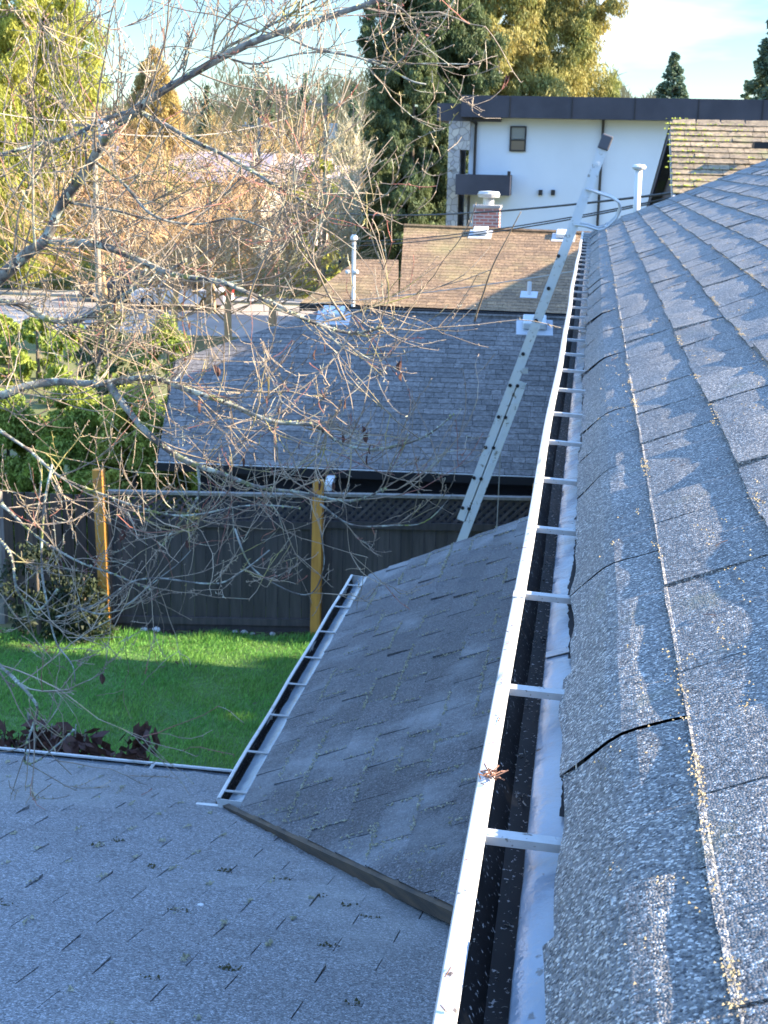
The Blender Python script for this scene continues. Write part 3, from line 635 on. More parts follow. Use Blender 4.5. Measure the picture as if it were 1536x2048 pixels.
# =================================================================== FENCE
f1, f2 = atz(216, 1257, 0), atz(632, 1265, 0)
fd = (f2-f1).normalized(); fnr = Vector((fd.y, -fd.x, 0)); fnr = fnr if fnr.y < 0 else -fnr
fen = empty('fence', f1, 'charcoal board fence with lattice top and orange posts behind the lawn', 'fence')
span = (f2-f1).length; H0 = 1.80
posts = [-.0, 1.0, 2.03]
def fp(s, z=0, o=0): return f1+fd*(s*span)+fnr*o+Vector((0, 0, z))
hp = aty(205, 935, f1.y).z
for s, lean in ((0, -.03), (1.0, .012), (2.03, 0)):
    a = fp(s, 0, .09); MB().beam(a, a+Vector((lean*1.5, 0, 2.02 if s else hp)), .125, .125, up=(0, 1, 0)).build('post', 'cedarpost', fen, bevel=.006)
for s0, s1, dz in ((.02, .985, 0.0), (1.015, 2.6, .02)):
    m_ = MB(); n = int((s1-s0)*span/.145)
    for i in range(n):
        a = fp(s0+(s1-s0)*(i+.5)/n, .12+dz, rnd.uniform(-.003, .003)); m_.box(a+Vector((0, 0, .66)), ((s1-s0)*span/n-.006, .02, 1.30), Matrix.Rotation(math.atan2(fd.y, fd.x), 3, 'Z'))
    m_.build('board_panel', 'fence', fen)
    m_ = MB()
    for z, hh in ((.14, .09), (1.42, .09)): m_.beam(fp(s0, z+dz, .03), fp(s1, z+dz, .03), .035, hh)
    m_.beam(fp(s0, .05, .0), fp(s1, .05, 0), .05, .12)
    for s in (s0+.008, s1-.008): m_.beam(fp(s, .1, .03), fp(s, 1.78, .03), .035, .09, up=(0, 1, 0))
    m_.build('rail', 'fence', fen)
    MB().beam(fp(s0, H0+dz, 0), fp(s1, H0+dz, 0), .10, .035).build('cap_rail', 'greywood', fen)
    m_ = MB(); za, zb = 1.46+dz, H0-.02+dz; hh = zb-za; pitch_ = .105; ln = (s1-s0)*span
    for dsg, off in ((1, .006), (-1, -.006)):
        x = -hh
        while x < ln:
            xa, xb = x, x+hh; A = (xa, za) if dsg > 0 else (xa, zb); B = (xb, zb) if dsg > 0 else (xb, za)
            def cl(P, Q):
                (x0, z0), (x1, z1) = P, Q
                if x0 < 0: z0 += (z1-z0)*(0-x0)/(x1-x0); x0 = 0
                if x1 > ln: z1 = z0+(z1-z0)*(ln-x0)/(x1-x0); x1 = ln
                return (x0, z0), (x1, z1)
            (x0, z0), (x1, z1) = cl(A, B)
            if x1-x0 > .02: m_.beam(fp(s0+x0/span, z0, off), fp(s0+x1/span, z1, off), .036, .010, up=fnr)
            x += pitch_
    m_.build('lattice', 'fence', fen)
# old fence to the left, in the shade
oldf = empty('wooden_fence', fp(-.06), 'dark old brown board fence behind the cherry tree, left of the first orange post', 'fence')
m_ = MB()
for i in range(34):
    a = fp(-.08-(i+.5)*.062, .0, -.7-.02*i); m_.box(a+Vector((0, 0, .8)), (.14, .02, 1.55+rnd.uniform(-.02, .02)), Matrix.Rotation(.1, 3, 'Z'))
m_.build('board_panel', 'oldfence', oldf)
a = atz(5, 1245, 0); MB().beam(a, a+Vector((0, 0, 1.75)), .11, .11, up=(0, 1, 0)).build('post', 'greywood', oldf)
m_ = MB()
for i in range(700):
    s = rnd.uniform(-1.6, 2); o = fp(s, 0, rnd.uniform(.08, .75)*(1.3 if s < 0 else .25)); m_.box(o+Vector((0, 0, .01)), (rnd.uniform(.02, .08), rnd.uniform(.02, .05), .012), Matrix.Rotation(rnd.uniform(0, 3), 3, 'Z'))
tag(m_.build('bark_mulch', 'soil'), 'dark bark mulch strip along the foot of the fences', 'mulch', kind='stuff')
st = None
for i, (x, y, sz) in enumerate(((288, 1262, .05), (312, 1262, .055), (300, 1258, .04), (470, 1266, .04), (488, 1268, .05), (505, 1270, .035), (545, 1270, .04), (190, 1258, .04))):
    p = atz(x, y, 0); V = []
    bm = bmesh.new(); bmesh.ops.create_icosphere(bm, subdivisions=2, radius=sz)
    for v in bm.verts: v.co *= 1+.25*mn.noise(v.co*30+Vector((i, 0, 0))); v.co.z *= .7
    me = bpy.data.meshes.new('stone'); bm.to_mesh(me); bm.free(); me.materials.append(MT['whitepaint'] if i < 2 else MT['concrete']); o = bpy.data.objects.new('stone', me); COL.objects.link(o); o.location = p+Vector((0, 0, sz*.3))
    tag(o, ['larger white stone at the fence foot, left one of the pair', 'larger white stone at the fence foot, right one of the pair', 'small grey stone just behind the pair of white stones', 'leftmost of the grey stones near the second orange post', 'second grey stone from the left near the second orange post', 'third grey stone from the left near the second orange post', 'grey stone at the fence foot nearest the second orange post', 'grey stone left of the first orange post'][i], 'stone', 'stones along the fence foot')
# =================================================================== GRASS
n = 150000; XY = np.empty((n*2, 2)); XY[:, 0] = rs.uniform(-8, -.8, n*2); XY[:, 1] = rs.uniform(6.3, 17.0, n*2)
fy = f1.y+(XY[:, 0]-f1.x)*(fd.y/fd.x)-.12-.12*np.abs(np.sin(XY[:, 0]*3))
ok = (XY[:, 1] < fy) & ~((XY[:, 0] > -1.3) & (XY[:, 1] < 8.6)) & ((XY[:, 1] > 10) | (rs.rand(n*2) < .45)); XY = XY[ok][:n]; n = len(XY)
hgt = rs.uniform(.03, .065, n)*(1+.5*np.sin(XY[:, 0]*5+XY[:, 1]*3)*np.sin(XY[:, 1]*4)); far = XY[:, 1] > fy[ok][:n]-.35; hgt[far] *= 1.5
a = rs.uniform(0, 6.28, n); P = np.c_[XY, hgt*.5]; D = np.c_[rs.normal(0, .35, n)*hgt*.5+hgt*.12, rs.normal(0, .35, n)*hgt*.5, hgt*.5]; W = np.c_[np.cos(a), np.sin(a), np.zeros(n)]*.005
tag(quads('grass', P, D, W, 'blade'), 'short green lawn grass below the charcoal fence', 'grass', kind='stuff')
m_ = MB()
for i in range(90):
    x = rnd.uniform(-7, -1.6); y = rnd.uniform(7, 16.2); s = rnd.uniform(.018, .045); a = rnd.uniform(0, 6.3); c = Vector((x, y, rnd.uniform(.045, .07))); u_ = Vector((math.cos(a), math.sin(a), .2))*s; v_ = Vector((-math.sin(a), math.cos(a), rnd.uniform(-.4, .4)))*s*.5
    m_.add([c-u_, c-v_*1.0, c+u_, c+v_], [(0, 1, 2, 3)])
tag(m_.build('fallen_leaves', 'deadleaf'), 'a few dead brown leaves scattered over the green lawn', 'leaves', kind='stuff')
# =================================================================== GREY ROOFED NEIGHBOUR
def body(hs, name, m, pts, z0, z1): MB().prism([(p.x, p.y, z0) for p in pts], (0, 0, z1-z0)).build(name, m, hs)
gh = empty('neighbor_house', (-3, 22, -1.1), 'low house behind the fence with a slate grey shingle roof and two white vents', 'house')
zg = 1.93; gL, gR = atz(310, 922, zg), atz(1076, 952, zg)
Ug, Vg, Ng, fg = pixroof([[(312, 922), (328, 842), (347, 722), (640, 621), (1400, 648), (1400, 965)]], gL, gR, zg, .40, 'roof_grey', gh, tab=.31, expo=.143, nu=1, nv=1)
g1, g2 = atpl(312, 922, gL, Ng), atpl(1400, 965, gL, Ng); r1, r2 = atpl(640, 621, gL, Ng), atpl(1400, 648, gL, Ng)
bk = Vector((Vg.x, Vg.y, 0)).normalized(); run = (r1-g1).dot(bk)
def mirror(p): k = (r1-p).dot(bk); q = p+bk*2*k; return q
MB().prism([r1, r2, mirror(g2), mirror(g1)], -Vector((0, 0, .08))).build('roof', 'roof_grey', gh)
MB().prism([g1+Vector((0,0,-.01)), r1+Vector((0,0,-.01)), mirror(g1)+Vector((0,0,-.01))], -Vector((0, 0, .08))).build('roof', 'roof_grey', gh)
MB().tube([r1+Vector((0, 0, .01)), r2+Vector((0, 0, .01))], .035, 6).build('ridge_cap', 'roof_grey', gh)
i_ = bk*.45
body(gh, 'wall', 'navy', [g1+i_+Ug*.5, g2+i_-Ug*.3, mirror(g2)-i_-Ug*.3, mirror(g1)-i_+Ug*.5], -1.1, zg+.06)
MB().beam(g1-bk*.02+Vector((0, 0, -.06)), g2-bk*.02+Vector((0, 0, -.06)), .10, .11).build('gutter', 'black', gh)
MB().beam(g1-bk*.06+Vector((0, 0, .0)), g2-bk*.06+Vector((0, 0, .0)), .02, .014).build('gutter_lip', 'alu', gh)
def boxvent(x, y, O, N, U, V, par, s=1., m='galv'):
    p = atpl(x, y, O, N); a = Matrix((U, V, N)).transposed()
    MB().box(p+N*.008, (.62*s, .55*s, .012), a).build('vent_flange', 'lead', par)
    MB().box(p+N*.09*s+V*.05*s, (.40*s, .34*s, .12*s), a).build('roof_vent', m, par, bevel=.02)
boxvent(1069, 656, gL, Ng, Ug, Vg, gh, .9, 'whitepaint'); boxvent(667, 636, gL, Ng, Ug, Vg, gh, .85, 'whitepaint')
MB().beam(aty(655, 975, f2.y+.5), aty(668, 945, f2.y+1.3), .10, .09).build('roof_rafter', 'whitepaint', gh)
# =================================================================== BROWN ROOFED NEIGHBOUR
bh = empty('neighbor_house', (-3, 33, -1.1), 'house with a sunlit tan brown shingle roof and a short brick chimney, half in shadow', 'house')
zb = 2.85; bL, bR = atz(603, 606, zb), atz(1175, 629, zb)
Ub, Vb, Nb, fb = pixroof([[(808, 454), (1230, 472), (1230, 632), (797, 613)], [(715, 519), (797, 520), (797, 613), (600, 606)]], bL, bR, zb, .40, 'roof_brown', bh, tab=.31, expo=.143, nu=1, nv=1)
P_ = lambda x, y: atpl(x, y, bL, Nb)
MB().tube([P_(808, 453)+Vector((0, 0, .02)), P_(1230, 471)+Vector((0, 0, .02))], .05, 6).build('ridge_cap', 'roof_brown', bh)
MB().beam(P_(600, 607)+Vector((0, 0, -.08)), P_(1230, 633)+Vector((0, 0, -.08)), .12, .13).build('gutter', 'black', bh)
bkb = Vector((Vb.x, Vb.y, 0)).normalized()
a1, a2, r1b, r2b = P_(797, 613), P_(1230, 632), P_(808, 454), P_(1230, 472); rr = (r1b-a1).dot(bkb)
MB().prism([r1b, r2b, r2b+bkb*rr-Vector((0, 0, rr*.4)), r1b+bkb*rr-Vector((0, 0, rr*.4))], (0, 0, -.08)).build('roof', 'roof_brown', bh)
body(bh, 'wall', 'cream_wall', [P_(640, 606)+bkb*.5, a2+bkb*.5, a2+bkb*6.5, a1+bkb*6.5+Ub*.3, a1+bkb*3+Ub*.3, P_(640, 606)+bkb*2.2], -1.1, zb)
MB().prism([a1+bkb*.5+Ub*.25, a1+bkb*6.5+Ub*.25, r1b+Ub*.25-Vector((0, 0, .15))], Ub*.1).build('gable_wall', 'cream_wall', bh)
# chimney
cpt = P_(971, 452); c0 = Vector((cpt.x, cpt.y+.1, cpt.z-.3))
cw = .60; ch_top = aty(971, 416, c0.y).z
MB().box((c0.x, c0.y+.3, (c0.z+ch_top)/2), (cw, .6, ch_top-c0.z)).build('chimney', 'brick', bh)
chim = bpy.context.scene.objects['chimney']
MB().box((c0.x, c0.y+.3, ch_top+.03), (cw+.05, .66, .06)).build('chimney_crown', 'concrete', chim)
MB().lathe((c0.x+.02, c0.y+.3, ch_top+.06), [(.13, 0), (.13, .16), (.13, .17), (.25, .18), (.27, .26), (.25, .27), (.24, .31), (.0, .33)], 20).build('chimney_cap', 'galv', chim)
for x, y in ((961, 469), (1127, 475)):
    boxvent(x, y, bL, Nb, Ub, Vb, bh, .85, 'whitepaint')
p = P_(1058, 590); MB().box(p+Nb*.01, (.36, .3, .01), Matrix((Ub, Vb, Nb)).transposed()).build('vent_flange', 'lead', bh); MB().tube([p, p+Vector((0, 0, .28))], .045, 10).build('vent_pipe', 'whitepaint', bh)
p = aty(706, 606, bL.y-.05); tp_ = aty(701, 478, bL.y-.05)
MB().tube([p-Vector((0, 0, .7)), Vector((p.x, p.y, tp_.z))], .042, 10).build('service_mast', 'whitepaint', bh)
mast = sc.objects['service_mast']
MB().lathe((p.x, p.y, tp_.z-.03), [(.05, 0), (.08, .02), (.08, .07), (.04, .12)], 12).build('weather_head', 'whitepaint', mast)
for x, y in ((696, 545), (712, 545)): q = aty(x, y, p.y-.02); MB().lathe(q-Vector((0, 0, .03)), [(.04, 0), (.06, .02), (.06, .06), (.04, .08)], 10).build('insulator', 'whitepaint', mast)
# =================================================================== MOSSY GABLE NEIGHBOUR (right, right behind our roof)
mh = empty('neighbor_house', (4, 18, -.5), 'steep gabled house with a mossy tan shingle roof at the right, dark gable end', 'house')
YR = 18.0; apex = aty(1345, 242, YR); ms = .47; eY = 16.25
Um = Vector((1, 0, 0)); Vm = Vector((0, 1, ms)).normalized(); dm = YR-eY
fnm, Nm = planefn(Vector((apex.x, eY, apex.z-dm*ms)), Um, Vm)
shingles('roof', fnm, 9.5, dm/Vm.y, .30, .15, 'roof_moss', mh, th=.010, nu=2, nv=1, gap=.005, lamin=True, seed=31, warp=.002,
         cuts=[(Vector((apex.x-.03, 0, 0)), Vector((-1, 0, 0))), (Vector((0, YR, 0)), Vector((0, 1, 0)))])
MB().prism([(apex.x-.03, eY, apex.z-dm*ms-.03), (apex.x+9.5, eY, apex.z-dm*ms-.03), (apex.x+9.5, YR, apex.z-.03), (apex.x-.03, YR, apex.z-.03)], (0, 0, -.06)).build('roof_deck', 'deck', mh)
dm2 = 7.5; ms2 = .2
MB().prism([(apex.x-.03, YR, apex.z-.02), (apex.x+9.5, YR, apex.z-.02), (apex.x+9.5, YR+dm2, apex.z-dm2*ms2-.02), (apex.x-.03, YR+dm2, apex.z-dm2*ms2-.02)], (0, 0, -.07)).build('roof', 'roof_moss', mh)
m_ = MB()
for i in range(34): x = apex.x+.0+i*.29; m_.prism([(x, YR-.13, apex.z-.05), (x+.27, YR-.13, apex.z-.045), (x+.27, YR, apex.z+.025), (x, YR, apex.z+.02)], (0, 0, -.015)); m_.prism([(x, YR+.13, apex.z-.05), (x+.27, YR+.13, apex.z-.045), (x+.27, YR, apex.z+.025), (x, YR, apex.z+.02)], (0, 0, -.015))
m_.build('ridge_cap', 'roof_moss', mh)
xg = apex.x+.12
MB().prism([(xg, eY+.3, -1), (xg, YR+dm2-.3, -1), (xg, YR+dm2-.3, apex.z-dm2*ms2-.1), (xg, YR, apex.z-.12), (xg, eY+.3, apex.z-dm*ms-.0)], (9.2, 0, 0)).build('wall', 'navy', mh)
MB().beam((apex.x-.015, eY-.05, apex.z-dm*ms-.13), (apex.x-.015, YR, apex.z-.10), .03, .16).build('bargeboard', 'plate', mh)
MB().beam((apex.x-.015, YR, apex.z-.11), (apex.x-.015, YR+dm2, apex.z-dm2*ms2-.11), .03, .16).build('bargeboard', 'navy', mh)
p = aty(1530, 291, YR-1.2); MB().box(p, (.26, .24, .07)).build('roof_vent', 'black', mh)
S = []
for i in range(120):
    u = rnd.random()**3*1.2; v = rnd.random()**.7*dm/Vm.y; p = fnm(u, round(v/.15)*.15, .02)
    if mn.noise(Vector((u*1.5, v*1.5, 3))) > -.1 or u < .3: S.append((p, Um, .2))
MT['mossgreen'] = mat('green_moss', (.28, .33, .04), .95, var=(.18, .24, .04), scale=10, tone=.3)
crumbs('moss', S, 'mossgreen', 'bright green moss cushions on the steep tan roof at the right', 'moss', .016, (2, 6), spread=.04)
# white flue in front of the white wall
fY = 14.9; p1 = aty(1272, 430, fY); p2 = aty(1277, 334, fY)
fl_ = empty('flue_pipe', (p1.x, fY, p1.z-.4), 'tall white flue pipe with a cap, rising behind the far edge of the near roof', 'pipe')
MB().tube([(p1.x, fY, p1.z-.4), (p1.x, fY, p2.z)], .036, 14).build('pipe', 'whitepaint', fl_, smooth=True)
MB().lathe((p1.x, fY, p2.z-.03), [(.04, 0), (.065, .01), (.075, .03), (.06, .05), (.0, .06)], 16).build('cap', 'whitepaint', fl_)
# low wing of the mossy house carrying the flue
MB().prism([(.32, 14.35, 5.06), (3.2, 14.35, 5.06), (3.2, 15.45, 5.26), (.32, 15.45, 5.26)], (0, 0, -.1)).build('wing_roof', 'roof_mid', mh)
MB().box((1.8, 14.9, 2.0), (2.6, .8, 6)).build('wing_wall', 'navy', mh)
# =================================================================== WHITE FLAT ROOFED BUILDING
WY = 48.
wb = empty('modern_house', (8, WY, -1.1), 'three storey white stucco house with a flat black parapet roof and a stone pillar', 'house')
A = lambda x, y, Y=WY: aty(x, y, Y)
xl = A(938, 300).x; zt = A(945, 234).z; zb0 = -1.1
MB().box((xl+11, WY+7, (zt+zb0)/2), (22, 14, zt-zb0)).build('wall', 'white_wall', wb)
ztop = A(922, 190, WY-.6).z; zbt = A(942, 234, WY-.6).z; xo = A(922, 210, WY-.6).x
MB().box((xo+11.6, WY+6.6, (ztop+zbt)/2), (23.2, 14.4, ztop-zbt)).build('parapet', 'blackmetal', wb)
for i in range(11): MB().box((xo+1.6+i*2.0, WY-.62, (ztop+zbt)/2), (.025, .03, ztop-zbt-.02)).build('parapet_seam', 'black', wb)
xo2 = A(882, 220).x; z1, z2 = A(882, 207).z, A(882, 242).z
MB().box(((xo2+xo)/2+.6, WY+3.2, (z1+z2)/2), (xo-xo2+1.4, 7, z1-z2)).build('lower_parapet', 'blackmetal', wb)
xs0, xs1 = A(895, 400).x, A(938, 400).x
zc = z2
win_t, win_b = A(930, 300).z, A(930, 347).z; xw = A(921, 300).x
m_ = MB(); m_.box(((xs0+xw)/2, WY+.9, (zc+zb0)/2), (xw-xs0, 2.4, zc-zb0)); m_.box(((xw+xs1)/2-.01, WY+.9, (zc+win_t)/2), (xs1-xw-.02, 2.38, zc-win_t)); m_.build('stone_pillar', 'stone', wb)
xd = A(929, 430).x
m_ = MB(); m_.box(((xd+xs1)/2, WY+.9, (win_b+zb0)/2), (xs1-xd-.02, 2.36, win_b-zb0)); m_.build('stone_pillar', 'stone', wb)
bb0, bb1 = A(912, 348, WY-1).x, A(1021, 348, WY-1).x; zz1, zz0 = A(960, 349, WY-1).z, A(960, 390, WY-1).z
m_ = MB(); m_.box(((bb0+bb1)/2, WY-1.0, (zz1+zz0)/2), (bb1-bb0, .08, zz1-zz0)); m_.box((bb1-.04, WY-.5, (zz1+zz0)/2), (.08, .98, zz1-zz0)); m_.box((bb0+.04, WY-.5, (zz1+zz0)/2), (.08, .98, zz1-zz0)); m_.box(((bb0+bb1)/2, WY-.5, zz0+.06), (bb1-bb0-.1, .92, .1)); m_.build('balcony', 'blackmetal', wb)
MB().box((bb1-.05, WY-1.0, zz1+.06), (.10, .12, .13)).build('balcony_post', 'black', wb)
def pane(x0, y0, x1, y1):
    a, c = A(x0, y0), A(x1, y1); fr = MB()
    cx, cz, w_, h_ = (a.x+c.x)/2, (a.z+c.z)/2, abs(c.x-a.x), abs(a.z-c.z)
    for s in (-1, 1): fr.box((cx+s*(w_/2-.02), WY-.03, cz), (.05, .08, h_)); fr.box((cx, WY-.03, cz+s*(h_/2-.02)), (w_-.09, .08, .05))
    fr.box((cx, WY-.03, cz-.04), (w_-.09, .07, .05)); o = fr.build('window', 'black', wb)
    MB().box((cx, WY-.01, cz+h_*.22), (w_-.08, .03, h_*.5-.04)).build('pane', 'glassgrey', o); MB().box((cx, WY-.01, cz-h_*.27), (w_-.08, .03, h_*.45-.04)).build('pane', 'glass', o)
pane(1021, 252, 1051, 303)
for x in (1081, 1106): a = A(x, 385, WY-.03); MB().box((a.x, WY-.05, a.z), (.13, .1, .17)).build('wall_vent', 'black', wb); 
a1_, a2_ = A(946, 236, WY-.5), A(951, 250, WY-.1)
MB().tube([A(940, 234, WY-.5), A(944, 241, WY-.3), A(953, 247, WY-.09), Vector((A(952, 250, WY-.09).x, WY-.09, A(952, 255).z)), Vector((A(952, 250, WY-.09).x, WY-.09, A(952, 352).z))], .05, 6).build('downpipe', 'black', wb)
x_ = A(1207, 240, WY-.09).x; MB().tube([(x_, WY-.09, A(1207, 236).z), (x_, WY-.09, -1)], .05, 6).build('downpipe', 'black', wb)
x_ = A(936, 440, WY-.45).x; MB().tube([(x_, WY-.45, A(930, 390).z), (x_, WY-.45, -1)], .05, 6).build('downpipe', 'black', wb)
# =================================================================== FOLIAGE
def crown_quads(name, cl, per, sz, m, parent, droop=.4, elong=1.6, zs=.75):
    """cl: array of cluster centres+radius (n,4)"""
    cl = np.array(cl); n = len(cl)*per; C = np.repeat(cl, per, 0); g = rs.normal(0, 1, (n, 3)); g /= np.linalg.norm(g, axis=1)[:, None]
    g *= (rs.rand(n)**.45)[:, None]; P = C[:, :3]+g*C[:, 3:4]*np.array([1, 1, zs])
    D = rs.normal(0, 1, (n, 3)); D[:, 2] = -abs(D[:, 2])*.5-droop*2; D += g*.8; D /= np.linalg.norm(D, axis=1)[:, None]
    Wd = np.cross(D, rs.normal(0, 1, (n, 3))); Wd /= np.linalg.norm(Wd, axis=1)[:, None]
    s = sz*rs.uniform(.5, 1.3, n)[:, None]; tone = np.clip(np.repeat(rs.rand(len(cl)), per)*.4+rs.rand(n)*.6, 0, 1)
    return quads(name, P, D*s*elong*.5, Wd*s*(.36 if elong < 2 else .26), m, parent, tone)
def cedar(name, base, H, R, m, label, cat='tree', k=260, per=90, sz=.35, shape='cone', group=None, z0=.06, top=.08, trunk='farbark', lean=0, lobes=.22, seed=0, droop=.4):
    t_ = empty(name, base, label, cat, group); b = Vector(base); cl = []; ph = rs.uniform(0, 6, 4)
    if shape != 'fir' and R > 1.8: k = int(k*2.2); per = int(per*.75); droop = .75; sz *= .62; per = int(per*1.5)
    for i in range(k):
        h = rs.rand() if shape == 'col' else (1-math.sqrt(rs.rand()*.98) if shape == 'cone' else 1-rs.rand()**.62)
        if h < z0: h = z0+rs.rand()*.3
        a = rs.uniform(0, 2*math.pi)
        if shape == 'cone': r = R*((1-h)**.8*(1-top)+top*.4)
        elif shape == 'fir': r = R*(1-h)**1.05
        else: r = R*min(1, ((1-h)*2.6))**.55*(.8+.2*math.sin(h*3))
        r *= 1+lobes*math.sin(a*3+ph[0]+h*9)+lobes*.7*math.sin(a*5+ph[1]-h*17)+rs.normal(0, .07)
        rr_ = r*(rs.uniform(.55, 1)**.5); cr_ = max(.18, R*(.15 if shape != 'fir' else .12)*(1.1-h*.7))*rs.uniform(.5, 1.3)*(1.45 if R > 1.8 and shape != 'fir' else 1)
        cl.append((b.x+math.cos(a)*rr_+lean*h, b.y+math.sin(a)*rr_, b.z+h*H-rr_*.15*(1 if shape == 'fir' else .3), cr_))
    crown_quads('crown', cl, per, sz, m, t_, droop=droop, elong=2.1 if R > 1.8 and shape != 'fir' else 1.6, zs=1.05 if R > 1.8 and shape != 'fir' else .75); n = 8
    m_ = MB().tube([b+Vector((lean*i/n, 0, H*.97*i/n)) for i in range(n+1)], [R*.07*(1-.93*i/n)+.01 for i in range(n+1)], 8)
    if shape == 'fir':
        for i in range(70): h = .1+.85*rnd.random(); a = rnd.uniform(0, 6.3); r = R*(1-h)*.9; p = b+Vector((0, 0, h*H)); m_.tube([p, p+Vector((math.cos(a)*r, math.sin(a)*r, -r*.15))], .02*R*(1-h)+.008, 4)
    m_.build('trunk', trunk, t_)
    return t_
def gz(Y): return -1.1 if Y > 19.5 else (0 if Y < 17.6 else -1.1*(Y-17.6)/1.9)
def base(x, Y): p = aty(x, 325, Y); return Vector((p.x, Y, gz(Y)))
def topz(x, y, Y): return aty(x, y, Y).z
cedar('cedar_tree', base(25, 70), 24, 3.7, 'lf_yel', 'tall yellow green sunlit cedar filling the upper left corner', shape='col', k=700, per=270, sz=.2)
cedar('cedar_tree', base(125, 82), 19, 2.1, 'lf_yel', 'slimmer yellow green cedar just right of the big one at the upper left', shape='cone', k=300, per=240, sz=.2)
cedar('cedar_tree', base(850, 78), 20.5, 3.0, 'lf_dark', 'dark green cedar left of the white flat roofed house', k=650, per=240, sz=.21, shape='col', lobes=.3)
cedar('cedar_tree', base(825, 74), 13, 2.3, 'lf_dark', 'shorter dark cedar in front of the tall dark one, beside the stone pillar', k=330, per=220, sz=.2, shape='col', lobes=.3)
cedar('cedar_tree', base(1025, 84), 27, 4.1, 'lf_gold', 'tall golden sunlit cedar rising behind the white flat roofed house', k=850, per=260, sz=.22, shape='col', lobes=.28)
fr = dict(shape='fir', per=80, sz=.17, lobes=.1, droop=.15)
cedar('fir_tree', base(1335, 95), topz(1335, 95, 95)+1.1, 4.2, 'lf_fir', 'small pointed fir standing alone above the black parapet', k=900, **fr)
cedar('fir_tree', base(1570, 80), 20, 5.0, 'lf_fir', 'tall dark fir cut off by the right edge of the photo', k=1100, per=100, sz=.2, shape='fir', lobes=.1, droop=.15)
cedar('fir_tree', base(1480, 110), topz(1480, 150, 110)+1.1, 3.0, 'lf_fir', 'little far fir just left of the tall fir at the right edge', k=500, **fr)
cedar('conifer_tree', base(312, 100), topz(312, 84, 100)+1.1, 4.0, 'lf_tan', 'rusty golden pointed conifer above the houses left of centre', k=330, per=220, sz=.2, shape='cone', lobes=.15)
for x, y, Y, r, lb_ in ((415, 168, 140, 2.2, 'small green fir top at the far skyline just left of the diagonal cherry limb'), (515, 165, 150, 2.6, 'leftmost fir of the group at the far skyline centre'), (541, 190, 140, 2.2, 'short fir second in the far skyline group'), (610, 148, 130, 2.8, 'tallest fir in the far skyline group, shaped like a spire'),
                      (655, 172, 150, 2.2, 'slender fir just right of the tallest one in the far skyline'), (705, 165, 135, 2.2, 'narrow fir at the far skyline beside the dark cedars')):
    cedar('fir_tree', base(x, Y), topz(x, y, Y)+1.1, r*1.2, 'lf_fir', lb_, k=420, group=None, shape='fir', per=60, sz=.24, lobes=.1, droop=.15)
cedar('cedar_tree', Vector((14, 13.5, -.5)), 13.5, 2.1, 'lf_dark', 'dark cedar added out of view right of the mossy house to shade the lawn', k=260, per=80, sz=.4, shape='col')  # unseen tree put in to cast shade on the lawn
cedar('cedar_tree', Vector((15, 22, -1)), 15, 2.9, 'lf_dark', 'second dark cedar added out of view right of the mossy house to shade the grey roof', k=260, per=80, sz=.4, shape='col')  # also added only for its shade, falls on the grey roof
shade_house = empty('neighbor_house', (7, 31, -1.1), 'unseen low house added right of the tan roof to cast a shadow on it', 'house')  # shadow caster for the tan roof, added out of sight
MB().prism([(2.6, 26.8, 5.25), (5.6, 26.8, 6.9), (8.6, 26.8, 5.25)], (0, 9.5, 0)).build('roof', 'roof_brown', shade_house); MB().box((5.6, 31.5, 2.1), (5.2, 8.8, 6.3)).build('wall', 'cream_wall', shade_house)
# far wood in one mass
N_ = 60000; X_ = rs.uniform(-95, 10, N_); Yw = rs.uniform(165, 200, N_); Hh = 13.5+2.2*np.sin(X_*.13)+1.8*np.sin(X_*.41+1)+1.2*np.sin(X_*1.1); hh = rs.rand(N_)**.8
P = np.c_[X_, Yw, -1.1+hh*Hh]; D = np.c_[rs.normal(0, .35, N_), np.zeros(N_), rs.uniform(.3, 1.1, N_)]; W = np.c_[rs.uniform(.03, .10, N_), np.zeros(N_), rs.normal(0, .02, N_)]
tag(quads('woodland', P, D, W, 'brushtan'), 'far tan and brown winter wood closing the view along the skyline', 'woods', kind='stuff')
# bare trees
def bare(name, b, H, R, m, label, rt=.16, seed=1, up=.55, n1=26, n2=9, n3=5, rtw=.022, group=None, cat='tree', z1=.15):
    r = random.Random(seed); t_ = empty(name, b, label, cat, group); b = Vector(b)
    MB().tube([b+Vector((r.gauss(0, .02)*H*.4*(i > 0), r.gauss(0, .02)*H*.4*(i > 0), H*.92*i/6)) for i in range(7)], [rt*(1-.9*i/6) for i in range(7)], 6).build('trunk', m, t_)
    m_ = MB()
    def br(p, d, ln, rad, lv):
        pts = [p]; n = 4
        for i in range(n): d = (d+Vector((r.gauss(0, .13), r.gauss(0, .13), .10*up))).normalized(); p = p+d*ln/n; pts.append(p)
        m_.tube(pts, [rad*(1-.75*i/n) for i in range(n+1)], 3, cap=False)
        if lv < 2:
            for k in range(n2 if lv == 0 else n3):
                q = pts[1+r.randrange(n)]; dd = (d+Vector((r.gauss(0, .55), r.gauss(0, .55), r.gauss(.1, .4)))).normalized(); br(q, dd, ln*r.uniform(.35, .6), rad*.55, lv+1)
    for i in range(n1):
        h = z1+(1-z1)*.85*(i/n1)**.9; a = r.uniform(0, 6.28); ln = R*(1.15-h*.75)*r.uniform(.8, 1.15)
        br(b+Vector((0, 0, H*h*.92)), Vector((math.cos(a)*(1-up*.6), math.sin(a)*(1-up*.6), up)).normalized(), ln, max(rtw*1.6, rt*.35*(1-h)), 0)
    m_.build('branches', m, t_); return t_
protos = {}
